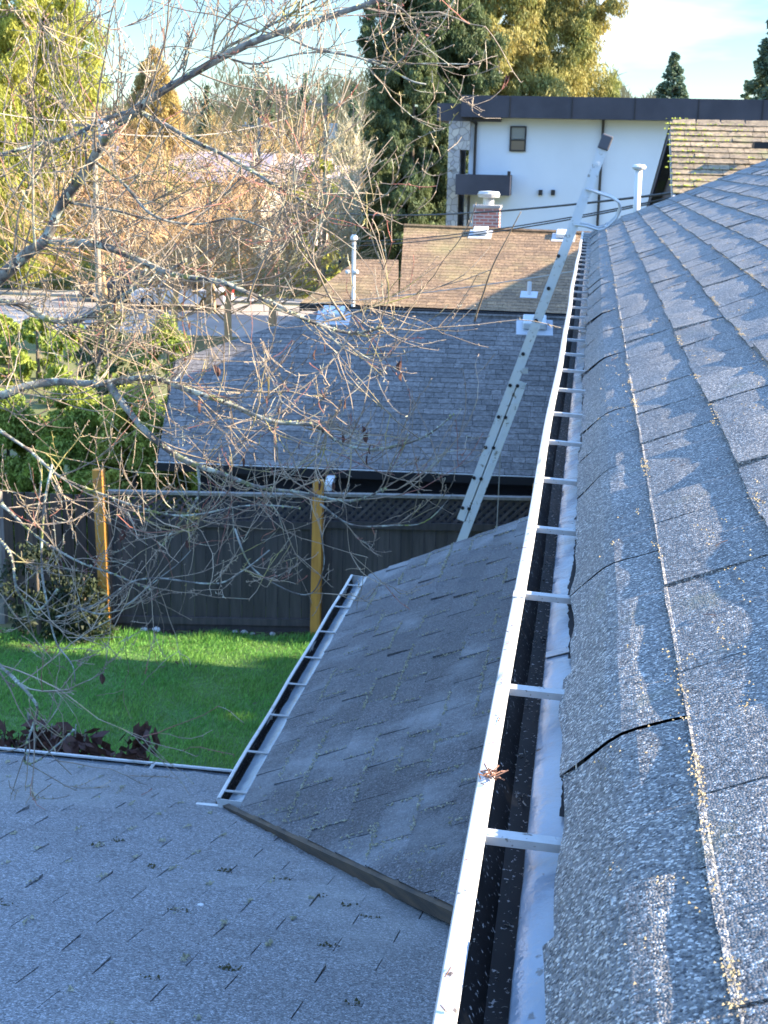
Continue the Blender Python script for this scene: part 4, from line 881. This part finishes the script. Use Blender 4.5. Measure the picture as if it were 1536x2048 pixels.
def barecopy(x, ytop, Y, kind, label, wide=1.):
    b = base(x, Y); H = topz(x, ytop, Y)+1.1
    if kind not in protos:
        par = dict(tan=dict(m='brushtan', H=12, R=3.4, up=.7, n1=30), red=dict(m='brushred', H=6, R=3.6, up=.45, n1=26, rtw=.02), pale=dict(m='brushpale', H=10, R=2.7, up=1.0, n1=34, rt=.22))[kind]
        o = bare('bare_tree', (0, 0, 0), par['H'], par['R'], par['m'], label, seed=len(protos)+3, up=par['up'], n1=par['n1'], rt=par.get('rt', .14), rtw=par.get('rtw', .024), group=None)
        protos[kind] = (o, par['H']); s = H/par['H']; o.location = b; o.scale = (s*wide, s*wide, s); o.rotation_euler.z = rnd.uniform(0, 6)
        return o
    o, h0 = protos[kind]; s = H/h0; return copy_tree(o, b, rnd.uniform(0, 6), (s*wide, s*wide, s), label)
BT = [(235, 185, 110, 'tan', 'bare tan tree right beside the yellow cedars, crossed by the cherry limb'), (275, 240, 70, 'red', 'reddish bare tree below the pointed rusty conifer'), (370, 235, 118, 'tan', 'bare tan tree just right of the rusty pointed conifer'),
      (425, 200, 125, 'tan', 'bare tan tree behind the diagonal cherry limb, in front of the small fir top'), (470, 245, 105, 'tan', 'bare tan tree left of the grey utility pole'), (515, 205, 120, 'tan', 'bare tan tree behind the grey utility pole, under the leftmost skyline fir'),
      (560, 215, 112, 'tan', 'bare tan tree right of the grey utility pole, below the short skyline fir'), (600, 195, 125, 'tan', 'bare tan tree below the spire shaped fir'), (640, 205, 105, 'tan', 'bare tan tree behind the pole with the transformer'),
      (735, 230, 112, 'tan', 'bare tan tree between the pale tree and the dark cedars'), (700, 205, 58, 'pale', 'pale upright bare tree beside the dark cedars, branches like a broom'), (330, 320, 75, 'red', 'reddish bush tree in front of the lilac grey roof, left side'),
      (420, 310, 62, 'red', 'reddish bush tree left of centre in front of the lilac grey roof'), (500, 330, 70, 'red', 'broad reddish bush tree at the middle of the far yards'), (575, 340, 80, 'red', 'reddish bush tree left of the little yellow green bush'),
      (200, 350, 60, 'red', 'reddish bush tree at the foot of the slimmer yellow cedar'), (455, 400, 52, 'red', 'low reddish shrub nearest the grass strip, centre left'), (545, 395, 58, 'red', 'low reddish shrub at the left side of the distant driveway'), (345, 420, 50, 'red', 'low reddish shrub nearest the grass strip, at the left')]
for i, (x, y, Y, k, lb_) in enumerate(BT): barecopy(x, y, Y, k, lb_, rnd.uniform(.85, 1.2)*(1.25 if k == 'red' else .9))
cedar('bush', base(640, 70), topz(640, 322, 70)+1.1, 1.5, 'lf_yel', 'rounded yellow green bush beside the pale bare tree', cat='bush', k=70, per=60, sz=.3, shape='col')
# hedges behind the fence
def hedge(x, ytop, Y, R, m, label, k=260, sz=.045, per=420):
    b = base(x, Y); return cedar('cedar_hedge', b, topz(x, ytop, Y)-b.z, R, m, label, cat='hedge', k=k, per=per, sz=sz, shape='col', lobes=.12)
hedge(255, 785, 18.6, .62, 'lf_yel', 'yellow lime cedar hedge shrub nearest the grey roof, behind the first orange post')  # brighter yellow foliage stands in for sunlight on this shrub
hedge(130, 775, 18.9, .75, 'lf_lime', 'middle one of the three lime cedar shrubs behind the fence')
hedge(-10, 790, 19.2, .75, 'lf_lime', 'lime cedar shrub behind the fence cut off by the left edge')
hedge(330, 640, 25.5, .7, 'lf_lime', 'rounded cedar shrub by the hip of the grey roof', k=110)
hedge(210, 625, 26.5, .9, 'lf_dark', 'dark green shrub further back, left of the rounded cedar by the grey roof', k=130)
for i, (x, y, Y, r, lb_) in enumerate(((40, 1090, 15.8, .36, 'dark leafy shrub in the shade at the left end of the old fence'), (140, 1150, 15.9, .22, 'low dark shrub between the old fence and the first orange post'))):
    b = base(x, Y); b.z = 0; cedar('shrub', b, topz(x, y, Y), r, 'lf_shrub', lb_, cat='shrub', k=36, per=90, sz=.045, shape='col')
b = atz(60, 1500, 0); t_ = empty('dry_shrub', b, 'withered dark brown shrub at the lawn edge beside the low roof gutter', 'shrub'); b2 = atz(45, 1490, 2.4)
t_.location = (b2.x, b2.y, 0)
m_ = MB()
for i in range(90):
    a = rnd.uniform(0, 6.3); r = rnd.uniform(.1, .55); p = Vector((b2.x, b2.y+.25, 0)); m_.tube([p, p+Vector((math.cos(a)*r*.4, math.sin(a)*r*.4, 1.2)), p+Vector((math.cos(a)*r, math.sin(a)*r*.7, 2.0+rnd.uniform(0, .55)*(1-r)))], .006, 4)
m_.build('stems', 'bark', t_); cl = [(b2.x+rnd.gauss(0, .3), b2.y+.25+rnd.gauss(0, .15), 2.2+rnd.uniform(-.1, .2), .13) for _ in range(26)]
crown_quads('leaves', cl, 26, .07, 'deadleaf', t_)
# =================================================================== STREET, YARDS, POLES, CARS
sheet('road', [(-60, 60), (6, 60), (6, 66.5), (-60, 66.5)], -1.092, 'asphalt'); sheet('driveway', [(-60, 54), (-9, 54), (-6, 57), (-2, 60), (-60, 60)], -1.094, 'pave')
sheet('distant_road', [(-14.5, 95), (-11.5, 95), (-21, 200), (-29, 200)], -1.09, 'asphalt')
sheet('pavement', [(-60, 67.4), (4, 67.4), (4, 69.5), (-60, 69.5)], -1.06, 'pave')
MB().box((-27, 67.0, -1.05), (66, .3, .14)).build('kerb', 'concrete'); tag(sc.objects['kerb'], kind='structure')
n = 26000; XY = np.c_[rs.uniform(-48, -2, n), rs.uniform(70, 96, n)]; hgt = rs.uniform(.05, .16, n); P = np.c_[XY, -1.1+hgt*.5]; D = np.c_[rs.normal(0, .03, (n, 2)), hgt*.5]; W = np.c_[rs.uniform(.02, .06, n), np.zeros(n), np.zeros(n)]
MT['strawgrass'] = mat('yellow_grass', (.22, .26, .05), .8, var=(.30, .27, .10), scale=.3, tone=.3, transl=.3)
tag(quads('grass', P, D, W, 'strawgrass'), 'yellow green sunlit verge grass across the far street', 'grass', kind='stuff')
def car(x, Y, px_y, m, label, rz=0, name='parked_car', tall=1.5, ln=4.5):
    p = aty(x, px_y, Y); c = empty(name, (p.x, Y, -1.09), label, 'car', 'cars parked by the far street'); W2 = .88
    if rz == 0: loc = lambda u, v, z: Vector((p.x+u, Y+v, -1.09+z))
    else: cs, sn = math.cos(rz), math.sin(rz); loc = lambda u, v, z: Vector((p.x+u*cs-v*sn, Y+u*sn+v*cs, -1.09+z))
    h = tall; L2 = ln/2
    low = [(-L2, .35), (-L2-.02, .62), (-L2+.1, .85), (-L2+1.05, .95), (L2-.35, 1.0), (L2-.03, .9), (L2, .5), (L2-.05, .3), (-L2+.1, .25)]
    MB().prism([loc(u, -W2, z) for u, z in low], loc(0, W2, 0)-loc(0, -W2, 0)).build('body', m, c, bevel=.06)
    cab = [(-L2+1.05, .94, W2-.06), (-L2+1.75, h-.04, W2-.2), (-L2+2.1, h, W2-.22), (L2-1.1, h, W2-.22), (L2-.75, h-.06, W2-.2), (L2-.3, .96, W2-.06)]
    nC = len(cab); vs = [loc(u, -y_, z) for u, z, y_ in cab]+[loc(u, y_, z) for u, z, y_ in cab]
    MB().add(vs, [tuple(range(nC))[::-1], tuple(range(nC, 2*nC))]+[(i, (i+1) % nC, (i+1) % nC+nC, i+nC) for i in range(nC)]).build('cabin', m, c, bevel=.05)
    for s in (-1, 1):
        q = [(-L2+1.35, 1.0, W2-.06), (-L2+1.85, h-.12, W2-.175), (-L2+2.45, h-.10, W2-.18), (-L2+2.45, 1.0, W2-.06)]; q2 = [(-L2+2.53, 1.0, W2-.06), (-L2+2.53, h-.10, W2-.18), (L2-1.15, h-.10, W2-.18), (L2-.65, 1.02, W2-.06)]
        for qq in (q, q2): MB().prism([loc(u, s*(y_+.002), z) for u, z, y_ in qq], loc(0, s*.01, 0)-loc(0, 0, 0)).build('side_window', 'glass', c)
    MB().prism([loc(-L2+1.12, -W2+.16, 1.0), loc(-L2+1.12, W2-.16, 1.0), loc(-L2+1.70, W2-.28, h-.10), loc(-L2+1.70, -W2+.28, h-.10)], loc(-.03, 0, .02)-loc(0, 0, 0)).build('windscreen', 'glass', c)
    MB().prism([loc(L2-.36, -W2+.16, 1.03), loc(L2-.36, W2-.16, 1.03), loc(L2-.68, W2-.28, h-.14), loc(L2-.68, -W2+.28, h-.14)], loc(.03, 0, .02)-loc(0, 0, 0)).build('rear_window', 'glass', c)
    for u in (-L2+.85, L2-.85):
        for s in (-1, 1):
            t = MB().tube([loc(u, s*(W2-.2), .33), loc(u, s*(W2+.02), .33)], .33, 18).build('wheel', 'tyre', c); MB().tube([loc(u, s*(W2-.0), .33), loc(u, s*(W2+.03), .33)], .19, 12).build('rim', 'rim', t)
    for s in (-1, 1):
        MB().prism([loc(L2-.02, s*.8, .72), loc(L2-.02, s*.55, .72), loc(L2-.02, s*.55, .9), loc(L2-.02, s*.8, .9)], loc(.03, 0, 0)-loc(0, 0, 0)).build('tail_light', 'taillight', c)
        MB().prism([loc(-L2-.01, s*.8, .62), loc(-L2-.01, s*.5, .62), loc(-L2-.01, s*.5, .76), loc(-L2-.01, s*.8, .76)], loc(-.03, 0, 0)-loc(0, 0, 0)).build('headlight', 'plate', c)
    return c
car(705, 92, 500, 'car_dark', 'dark blue car parked left of the blue one beside the dark cedars', R_(-80), tall=1.7)
car(748, 90, 500, 'car_blue', 'bright blue car with a red tail light parked nearest the dark cedars', R_(-75), tall=1.8)
car(262, 65.5, 600, 'car_dark', 'dark car on the street seen through the cherry twigs, left of the white one', 0)
car(365, 63.5, 612, 'car_white', 'white car on the street seen through the cherry twigs, right of the dark one', 0)
def pole(x, ytop, Y, label, m='polewood', r=.14, trans=None):
    b = base(x, Y); h = topz(x, ytop, Y)-b.z; t = empty('utility_pole', b, label, 'utility pole'); MB().tube([b, b+Vector((0, 0, h))], [r, r*.7], 10).build('pole', m, t)
    MB().beam(b+Vector((-1.0, -.1, h-.5)), b+Vector((1.0, -.1, h-.5)), .1, .12).build('crossarm', m, t)
    if trans: z = topz(x, trans, Y); MB().lathe((b.x+.45, Y-.1, z-.45), [(.2, 0), (.24, .05), (.24, .8), (.2, .85)], 14).build('transformer', 'whitepaint', t)
    for u in (-.8, .8): MB().lathe((b.x+u, Y-.1, b.z+h-.43), [(.03, 0), (.06, .05), (.04, .15)], 8).build('insulator', 'whitepaint', t)
    return t
pole(650, 190, 78, 'tall utility pole with a white transformer left of the pale bare tree', trans=262); pole(518, 235, 85, 'thin grey utility pole in the middle of the far trees', m='wirel'); pole(190, 225, 56, 'utility pole with a white transformer in front of the yellow cedars', trans=258)
def wire(pts, r, label, m='wire', sag=.15):
    P = []
    for (x0, y0, Y0), (x1, y1, Y1) in zip(pts, pts[1:]):
        a, b = aty(x0, y0, Y0), aty(x1, y1, Y1)
        for i in range(20): t = i/20; P.append(a.lerp(b, t)-Vector((0, 0, sag*4*t*(1-t))))
    P.append(aty(*pts[-1])); tag(MB().tube(P, r, 5).build('overhead_wire', m), label, 'wire')
wire([(190, 395, 56), (700, 428, 34), (1362, 384, 16.6)], .016, 'thick black overhead wire passing in front of the brick chimney cap', sag=.12)
wire([(701, 483, 29.3), (1340, 396, 17)], .010, 'upper one of the two thin wires running from the white service mast to the right', sag=.12)
wire([(701, 492, 29.3), (1300, 408, 17)], .010, 'lower one of the two thin wires running from the white service mast to the right', sag=.10)
wire([(620, 608, 27), (1165, 540, 18.5)], .008, 'thin pale wire crossing the shadow on the tan roof', 'wirel', sag=.05)
wire([(190, 240, 56), (-60, 215, 40)], .014, 'overhead wire in front of the yellow cedars', 'wirel'); wire([(190, 262, 56), (650, 205, 78)], .016, 'overhead wire between the pole by the yellow cedars and the pole with transformer', 'wirel', sag=.8)
wire([(518, 345, 85), (650, 315, 78)], .03, 'pale wire between the thin grey pole and the transformer pole', 'wirel', sag=.2)
b = atz(628, 562, -1.1); t_ = empty('fire_hydrant', b, 'small yellow fire hydrant on the verge behind the pale road', 'hydrant')
MB().lathe(b, [(.16, 0), (.16, .06), (.11, .08), (.11, .55), (.14, .57), (.13, .66), (.05, .74), (.03, .8)], 14).build('barrel', 'yellowp', t_)
MB().tube([b+Vector((-.2, 0, .42)), b+Vector((.2, 0, .42))], .06, 10).build('nozzle', 'yellowp', t_)
b = atz(590, 560, -1.1); t_ = empty('utility_box', b, 'white utility box on the verge left of the yellow hydrant', 'utility box')
MB().box(b+Vector((0, 0, .35)), (.62, .45, .7)).build('cabinet', 'whitepaint', t_, bevel=.04); MB().box(b+Vector((0, 0, .72)), (.68, .5, .05)).build('lid', 'plate', t_)
bush_spots = [(-30, 625, 44, 'low dark shrub on the near verge of the street at the left edge'), (60, 640, 41, 'rounded shrub on the near verge, second from the left edge'), (150, 655, 38, 'low shrub on the near verge left of the dark green shrub')]
for x, y, Y, lb_ in bush_spots: cedar('shrub', base(x, Y), topz(x, y, Y)+1.1, 1.1, 'lf_lime', lb_, cat='shrub', k=60, per=120, sz=.12, shape='col')
# far houses among the trees
MT['lilacroof'] = mat('lilac_grey_roof', (.30, .27, .33), .85, var=(.24, .22, .28), scale=.6, stretch=(1, 1, 6))
MT['peachwall'] = mat('peach_siding', (.6, .47, .42), .85, var=(.52, .4, .36), scale=.6, stretch=(.3, .3, 6))
def farhouse(x, y0, y1, Y, wd, label, wm, rm, dp=8, rz=0.):
    b = base(x, Y); ze = topz(x, y1, Y); zr = topz(x, y0, Y); t = empty('distant_house', b, label, 'house'); w2 = wd/2
    MB().prism([(b.x-w2+.3, Y, -1.1), (b.x+w2-.3, Y, -1.1), (b.x+w2-.3, Y+dp, -1.1), (b.x-w2+.3, Y+dp, -1.1)], (0, 0, ze+1.1)).build('wall', wm, t)
    vs = [(b.x-w2, Y-.4, ze-.1), (b.x+w2, Y-.4, ze-.1), (b.x+w2, Y+dp+.4, ze-.1), (b.x-w2, Y+dp+.4, ze-.1), (b.x-w2, Y+dp/2, zr), (b.x+w2, Y+dp/2, zr)]
    MB().add(vs, [(0, 1, 5, 4), (2, 3, 4, 5), (0, 4, 3), (1, 2, 5), (3, 2, 1, 0)]).build('roof', rm, t)
    for u in (-w2*.55, 0, w2*.55):
        f = MB().box((b.x+u, Y-.02, ze-1.1), (1.2, .08, 1.1)).build('window', 'whitepaint', t); MB().box((b.x+u, Y-.05, ze-1.1), (1.0, .08, .9)).build('pane', 'glassgrey', f)
    MB().box((b.x+w2*.3, Y-.03, -.05), (1, .08, 2.05)).build('door', 'car_dark', t)
farhouse(395, 305, 360, 96, 9, 'distant house with a lilac grey roof behind reddish bushes', 'cream_wall', 'lilacroof')
farhouse(250, 290, 325, 100, 7, 'distant grey roofed house right of the yellow cedars', 'white_wall', 'lilacroof')
farhouse(490, 305, 335, 110, 12, 'distant peach coloured house in the middle of the far trees', 'peachwall', 'peachwall')
farhouse(600, 330, 352, 115, 8, 'small distant cream house left of the yellow green bush', 'cream_wall', 'lilacroof')
# =================================================================== CHERRY TREE
tree = empty('cherry_tree', (-4.4, 7.2, 0), 'bare mossy cherry tree reaching its twiggy branches across the left side of the yard', 'tree')
def limb(pts, r0, r1, mat_='bark', wob=.012, n=5, nm='branch', sides=8):
    """pts: (pixel x, pixel y, distance) waypoints of a traced branch, smoothed into a spline"""
    W_ = [aty(x, y, Y) for x, y, Y in pts]; P = []; m_ = len(W_)
    for i in range(m_-1):
        p0, p1, p2, p3 = W_[max(i-1, 0)], W_[i], W_[i+1], W_[min(i+2, m_-1)]
        for k in range(n):
            t = k/n; P.append(.5*((2*p1)+(p2-p0)*t+(2*p0-5*p1+4*p2-p3)*t*t+(3*p1-p0-3*p2+p3)*t**3))
    P.append(W_[-1]); N2 = len(P)
    P = [p+Vector((mn.noise(p*4), mn.noise(p*4+Vector((9, 0, 0))), mn.noise(p*4+Vector((0, 9, 0)))))*wob for p in P]
    rad = [(r0+(r1-r0)*(i/(N2-1))**.8)*(1+.18*mn.noise(p*9)) for i, p in enumerate(P)]
    MB().tube(P, rad, sides).build(nm, mat_, tree, smooth=True); limbs.append((P, rad)); return P
limbs = []
tb = Vector((-4.4, 7.2, 0)); j1 = aty(-60, 640, 6.4)
P = [tb, tb+Vector((.05, -.05, .8)), tb+Vector((.15, -.1, 1.7)), tb+Vector((.3, -.2, 2.8)), j1.lerp(tb+Vector((.4, -.2, 3.3)), .4), j1]
MB().tube(P, [.19, .15, .135, .12, .09, .075], 12).build('trunk', 'bark', tree, smooth=True)
limb([(-60, 640, 6.4), (0, 558, 6.3), (50, 508, 6.2), (90, 475, 6.1), (120, 415, 6.1), (175, 335, 6.0), (215, 275, 5.9), (265, 228, 5.9), (330, 178, 5.8), (420, 128, 5.8), (500, 88, 5.7), (600, 55, 5.7), (700, 20, 5.6), (800, -20, 5.6)], .031, .010, n=6)
limb([(278, 226, 5.9), (230, 233, 5.8), (150, 268, 5.7), (80, 288, 5.6), (-30, 318, 5.5)], .010, .007)
limb([(285, 228, 5.9), (340, 255, 5.8), (430, 300, 5.7), (520, 355, 5.6), (600, 400, 5.6), (640, 418, 5.5)], .011, .004)
limb([(410, 135, 5.8), (440, 110, 5.8), (460, 92, 5.8), (530, 60, 5.7), (600, 18, 5.7), (660, -10, 5.6)], .008, .003)
limb([(560, 68, 5.7), (620, 95, 5.7), (700, 108, 5.6), (760, 130, 5.6), (820, 160, 5.5), (850, 168, 5.5)], .006, .003)
limb([(465, 118, 5.8), (520, 125, 5.7), (600, 108, 5.7), (690, 100, 5.7)], .005, .003)
limb([(640, 96, 5.7), (740, 118, 5.6), (800, 130, 5.6), (880, 128, 5.6), (960, 125, 5.6)], .004, .002)
limb([(760, 0, 5.5), (800, 18, 5.5), (830, 60, 5.5), (825, 95, 5.5), (770, 150, 5.5)], .004, .0025)
limb([(195, 325, 6), (250, 370, 5.9), (310, 430, 5.8), (390, 447, 5.8), (480, 440, 5.7), (560, 470, 5.6)], .008, .003)
limb([(130, 405, 6.1), (230, 425, 6), (330, 440, 6), (430, 400, 5.9), (530, 300, 5.8)], .007, .003)
for a in ([(175, 340), (168, 220), (150, 90), (165, -20)], [(187, 300), (195, 180), (215, 90), (235, -20)], [(285, 215), (320, 120), (340, 20), (345, -20)], [(420, 125), (445, 60), (470, 20), (500, -20)], [(65, 500), (70, 350), (65, 200), (80, 60), (70, -20)], [(20, 545), (50, 400), (100, 300), (60, 180), (90, 120)], [(345, 165), (420, 125), (470, 60), (530, 30), (520, -20)], [(955, 640), (975, 560), (1010, 490), (1045, 420)], [(690, 640), (640, 560), (590, 420), (600, 210)], [(500, 610), (540, 500), (580, 350), (610, 180)]):
    Y0 = rnd.uniform(5.3, 6.0); limb([(x, y, Y0-.08*i) for i, (x, y) in enumerate(a)], .0055, .002, 'twig', wob=.03, nm='branch', sides=5)
limb([(95, 480, 6.1), (150, 485, 6.1), (200, 492, 6), (260, 512, 6), (330, 545, 5.9), (430, 560, 5.8), (480, 578, 5.8), (540, 605, 5.8), (620, 642, 5.7), (700, 665, 5.7), (760, 655, 5.6)], .019, .005)
limb([(-60, 625, 6.5), (0, 606, 6.4), (50, 614, 6.4), (100, 640, 6.3), (160, 640, 6.3), (230, 600, 6.2), (300, 560, 6.2), (370, 520, 6.1)], .020, .007)
limb([(-60, 775, 6.8), (0, 792, 6.7), (55, 772, 6.7), (110, 765, 6.7), (190, 768, 6.6), (240, 762, 6.6), (300, 758, 6.5), (350, 768, 6.5), (400, 788, 6.4), (470, 815, 6.4), (540, 842, 6.3), (620, 850, 6.3), (680, 885, 6.2), (760, 900, 6.2), (850, 872, 6.1), (905, 830, 6.1)], .024, .004, n=6)
limb([(215, 765, 6.6), (245, 805, 6.5), (290, 860, 6.4), (340, 900, 6.4), (400, 932, 6.3), (450, 950, 6.2), (520, 975, 6.2), (600, 985, 6.1), (700, 1002, 6.1), (770, 978, 6)], .021, .004, n=6)
limb([(190, 765, 6.6), (205, 690, 6.6), (215, 640, 6.5), (255, 590, 6.5), (290, 540, 6.4)], .013, .007)
limb([(395, 930, 6.3), (395, 1000, 6.2), (350, 1060, 6.2), (330, 1090, 6.1)], .008, .003)
limb([(-40, 1050, 5.8), (0, 1078, 5.8), (20, 1112, 5.7), (30, 1172, 5.7), (50, 1205, 5.7), (75, 1220, 5.7), (110, 1180, 5.6)], .009, .004)
limb([(105, 930, 6.2), (90, 1010, 6.1), (83, 1130, 6), (95, 1220, 5.9), (115, 1285, 5.9), (145, 1330, 5.8), (150, 1365, 5.8)], .007, .0025)
limb([(-30, 1300, 5.3), (5, 1335, 5.3), (35, 1362, 5.2), (62, 1392, 5.2), (76, 1425, 5.2), (52, 1490, 5.1), (50, 1530, 5.1), (80, 1520, 5.1), (145, 1462, 5.1)], .009, .003)
limb([(110, 1235, 5.9), (200, 1205, 5.9), (265, 1166, 5.8), (330, 1160, 5.8), (440, 1168, 5.8), (490, 1140, 5.7), (540, 1100, 5.7)], .006, .003)
limb([(470, 1060, 5.9), (500, 1130, 5.8), (560, 1175, 5.8), (620, 1188, 5.8), (650, 1130, 5.8), (640, 1060, 5.8)], .005, .002)
limb([(640, 1010, 6), (700, 1050, 6), (780, 1052, 5.9), (850, 1045, 5.9), (905, 985, 5.9)], .0055, .002)
limb([(140, 1210, 5.9), (200, 1230, 5.8), (250, 1215, 5.8), (330, 1150, 5.8), (380, 1100, 5.8)], .005, .002)
limb([(0, 860, 6.3), (60, 905, 6.3), (120, 955, 6.2), (210, 990, 6.2), (300, 1020, 6.1), (390, 1030, 6.1), (500, 1010, 6), (600, 1020, 6)], .009, .003)
limb([(0, 1010, 6), (60, 1060, 6), (150, 1120, 5.9), (230, 1150, 5.9), (300, 1180, 5.9)], .008, .003)
# twigs grown from the traced limbs
m_ = MB(); red = MB(); buds = MB(); tips = []
def twig(p, d, ln, r, lv, curl):
    pts = [p]; n = 5 if lv else 7
    for i in range(n):
        d = (d+Vector((rnd.gauss(0, .15), rnd.gauss(0, .12), rnd.gauss(0, .13)+curl))).normalized(); p = p+d*ln/n; pts.append(p)
    mb = red if (lv >= 1 and rnd.random() < .09) else m_
    mb.tube(pts, [max(.0016, r*(1-.6*i/n)) for i in range(n+1)], 4 if lv == 0 else 3, cap=False)
    if lv < 2:
        for k in range(rnd.randint(2, 5) if lv == 0 else rnd.randint(0, 3)):
            q = pts[rnd.randint(1, n)]; dd = (d+Vector((rnd.gauss(0, .6), rnd.gauss(0, .5), rnd.gauss(.15, .5)))).normalized(); twig(q, dd, ln*rnd.uniform(.3, .65), r*.65, lv+1, curl*1.2)
    for q in pts[2:]:
        if rnd.random() < .7: o = Vector((rnd.gauss(0, 1), rnd.gauss(0, .6), rnd.gauss(.3, 1))).normalized(); mb.tube([q, q+o*.012], [.0026, .0006], 3, cap=False)
    tips.append(pts[-1])
cnt = 0
for P, rad in limbs[:]:
    L_ = sum((P[i+1]-P[i]).length for i in range(len(P)-1)); big = rad[0] > .0075
    n = int(L_*(19 if big else 11))
    for k in range(n):
        i = rnd.randrange(1, len(P)-1); p = P[i]; d0 = (P[i+1]-P[i]).normalized()
        y_pix_low = p.z < 5.3
        d = (d0*.7+Vector((rnd.gauss(.12, .55), rnd.gauss(0, .4), rnd.gauss(-.05 if y_pix_low else .12, .55)))).normalized()
        if p.z > 6.35 and rnd.random() < .5: continue
        if p.z < 4.6 and rnd.random() < .45: continue
        if p.x/p.y > -.12+rnd.uniform(-.03, .01): continue
        twig(p, d, rnd.uniform(.25, .85)*(1 if big else .6), min(rad[i]*.6, .0038), 0, rnd.uniform(-.02, .14)); cnt += 1
tag(m_.build('twigs', 'twig', tree), kind='stuff'); tag(red.build('new_shoots', 'redtwig', tree), kind='stuff')
# lichen tufts on the limbs
V = []; Fc = []; T = []
for P, rad in limbs:
    if rad[0] < .008: continue
    for k in range(int(len(P)*5)):
        i = rnd.randrange(len(P)); p = P[i]; o = Vector((rnd.gauss(0, 1), rnd.gauss(0, 1), rnd.gauss(.5, 1))).normalized(); c = p+o*rad[i]; s = rnd.uniform(.003, .008); b = len(V)
        for dd in ((1, 0, 0), (-.5, .86, 0), (-.5, -.86, 0), (0, 0, 1), (0, 0, -1)): V.append(c+Vector(dd)*s*rnd.uniform(.5, 1.3))
        for f in ((0, 1, 3), (1, 2, 3), (2, 0, 3), (1, 0, 4), (2, 1, 4), (0, 2, 4)): Fc.append(tuple(b+q for q in f)); T.append(rnd.random())
MT['lichen'] = mat('pale_lichen', (.42, .46, .36), .95, var=(.3, .32, .12), scale=12, tone=.3)
tag(link('lichen', V, Fc, 'lichen', tree, T), kind='stuff')
# withered leaves
for x, y, s in ((802, 722, 1), (805, 745, .8), (735, 865, 1), (742, 890, .8), (488, 912, 1), (692, 800, .8), (725, 852, .6), (686, 870, .7), (735, 912, .8), (400, 800, 1.2), (430, 730, .8), (232, 605, 1), (245, 1060, 1), (375, 1080, .8), (203, 1348, 1.1), (668, 965, .9), (632, 700, .9), (436, 735, .9), (650, 690, .6), (130, 1105, 1), (310, 690, .8), (560, 815, .6), (600, 885, .6), (350, 690, .7), (380, 645, .6), (120, 1120, .9), (240, 1070, .7), (640, 960, .9)):
    Yd = rnd.uniform(5.7, 6.2); p = aty(x, y, Yd); w_ = .013*s; h_ = .05*s; cu = rnd.uniform(-.01, .01); a = rnd.uniform(0, 3); ax = Vector((math.cos(a), math.sin(a), 0)); n_ = Vector((-ax.y, ax.x, 0))
    vs = []; 
    for i in range(6):
        t = i/5; wv = w_*math.sin(math.pi*(t*.88+.08)); c = p+Vector((cu*math.sin(t*3), 0, -h_*t)); vs += [c-ax*wv+n_*.006*s, c, c+ax*wv+n_*.006*s]
    fs = []
    for i in range(5):
        for k in range(2): fs.append((i*3+k, i*3+k+1, i*3+k+4, i*3+k+3))
    mbq = MB().add(vs, fs); mbq.tube([p, p+Vector((0, 0, .02*s))], .001, 3); mbq.build('withered_leaf', 'deadleaf', tree)
print('twigs', cnt, len(m_.f))
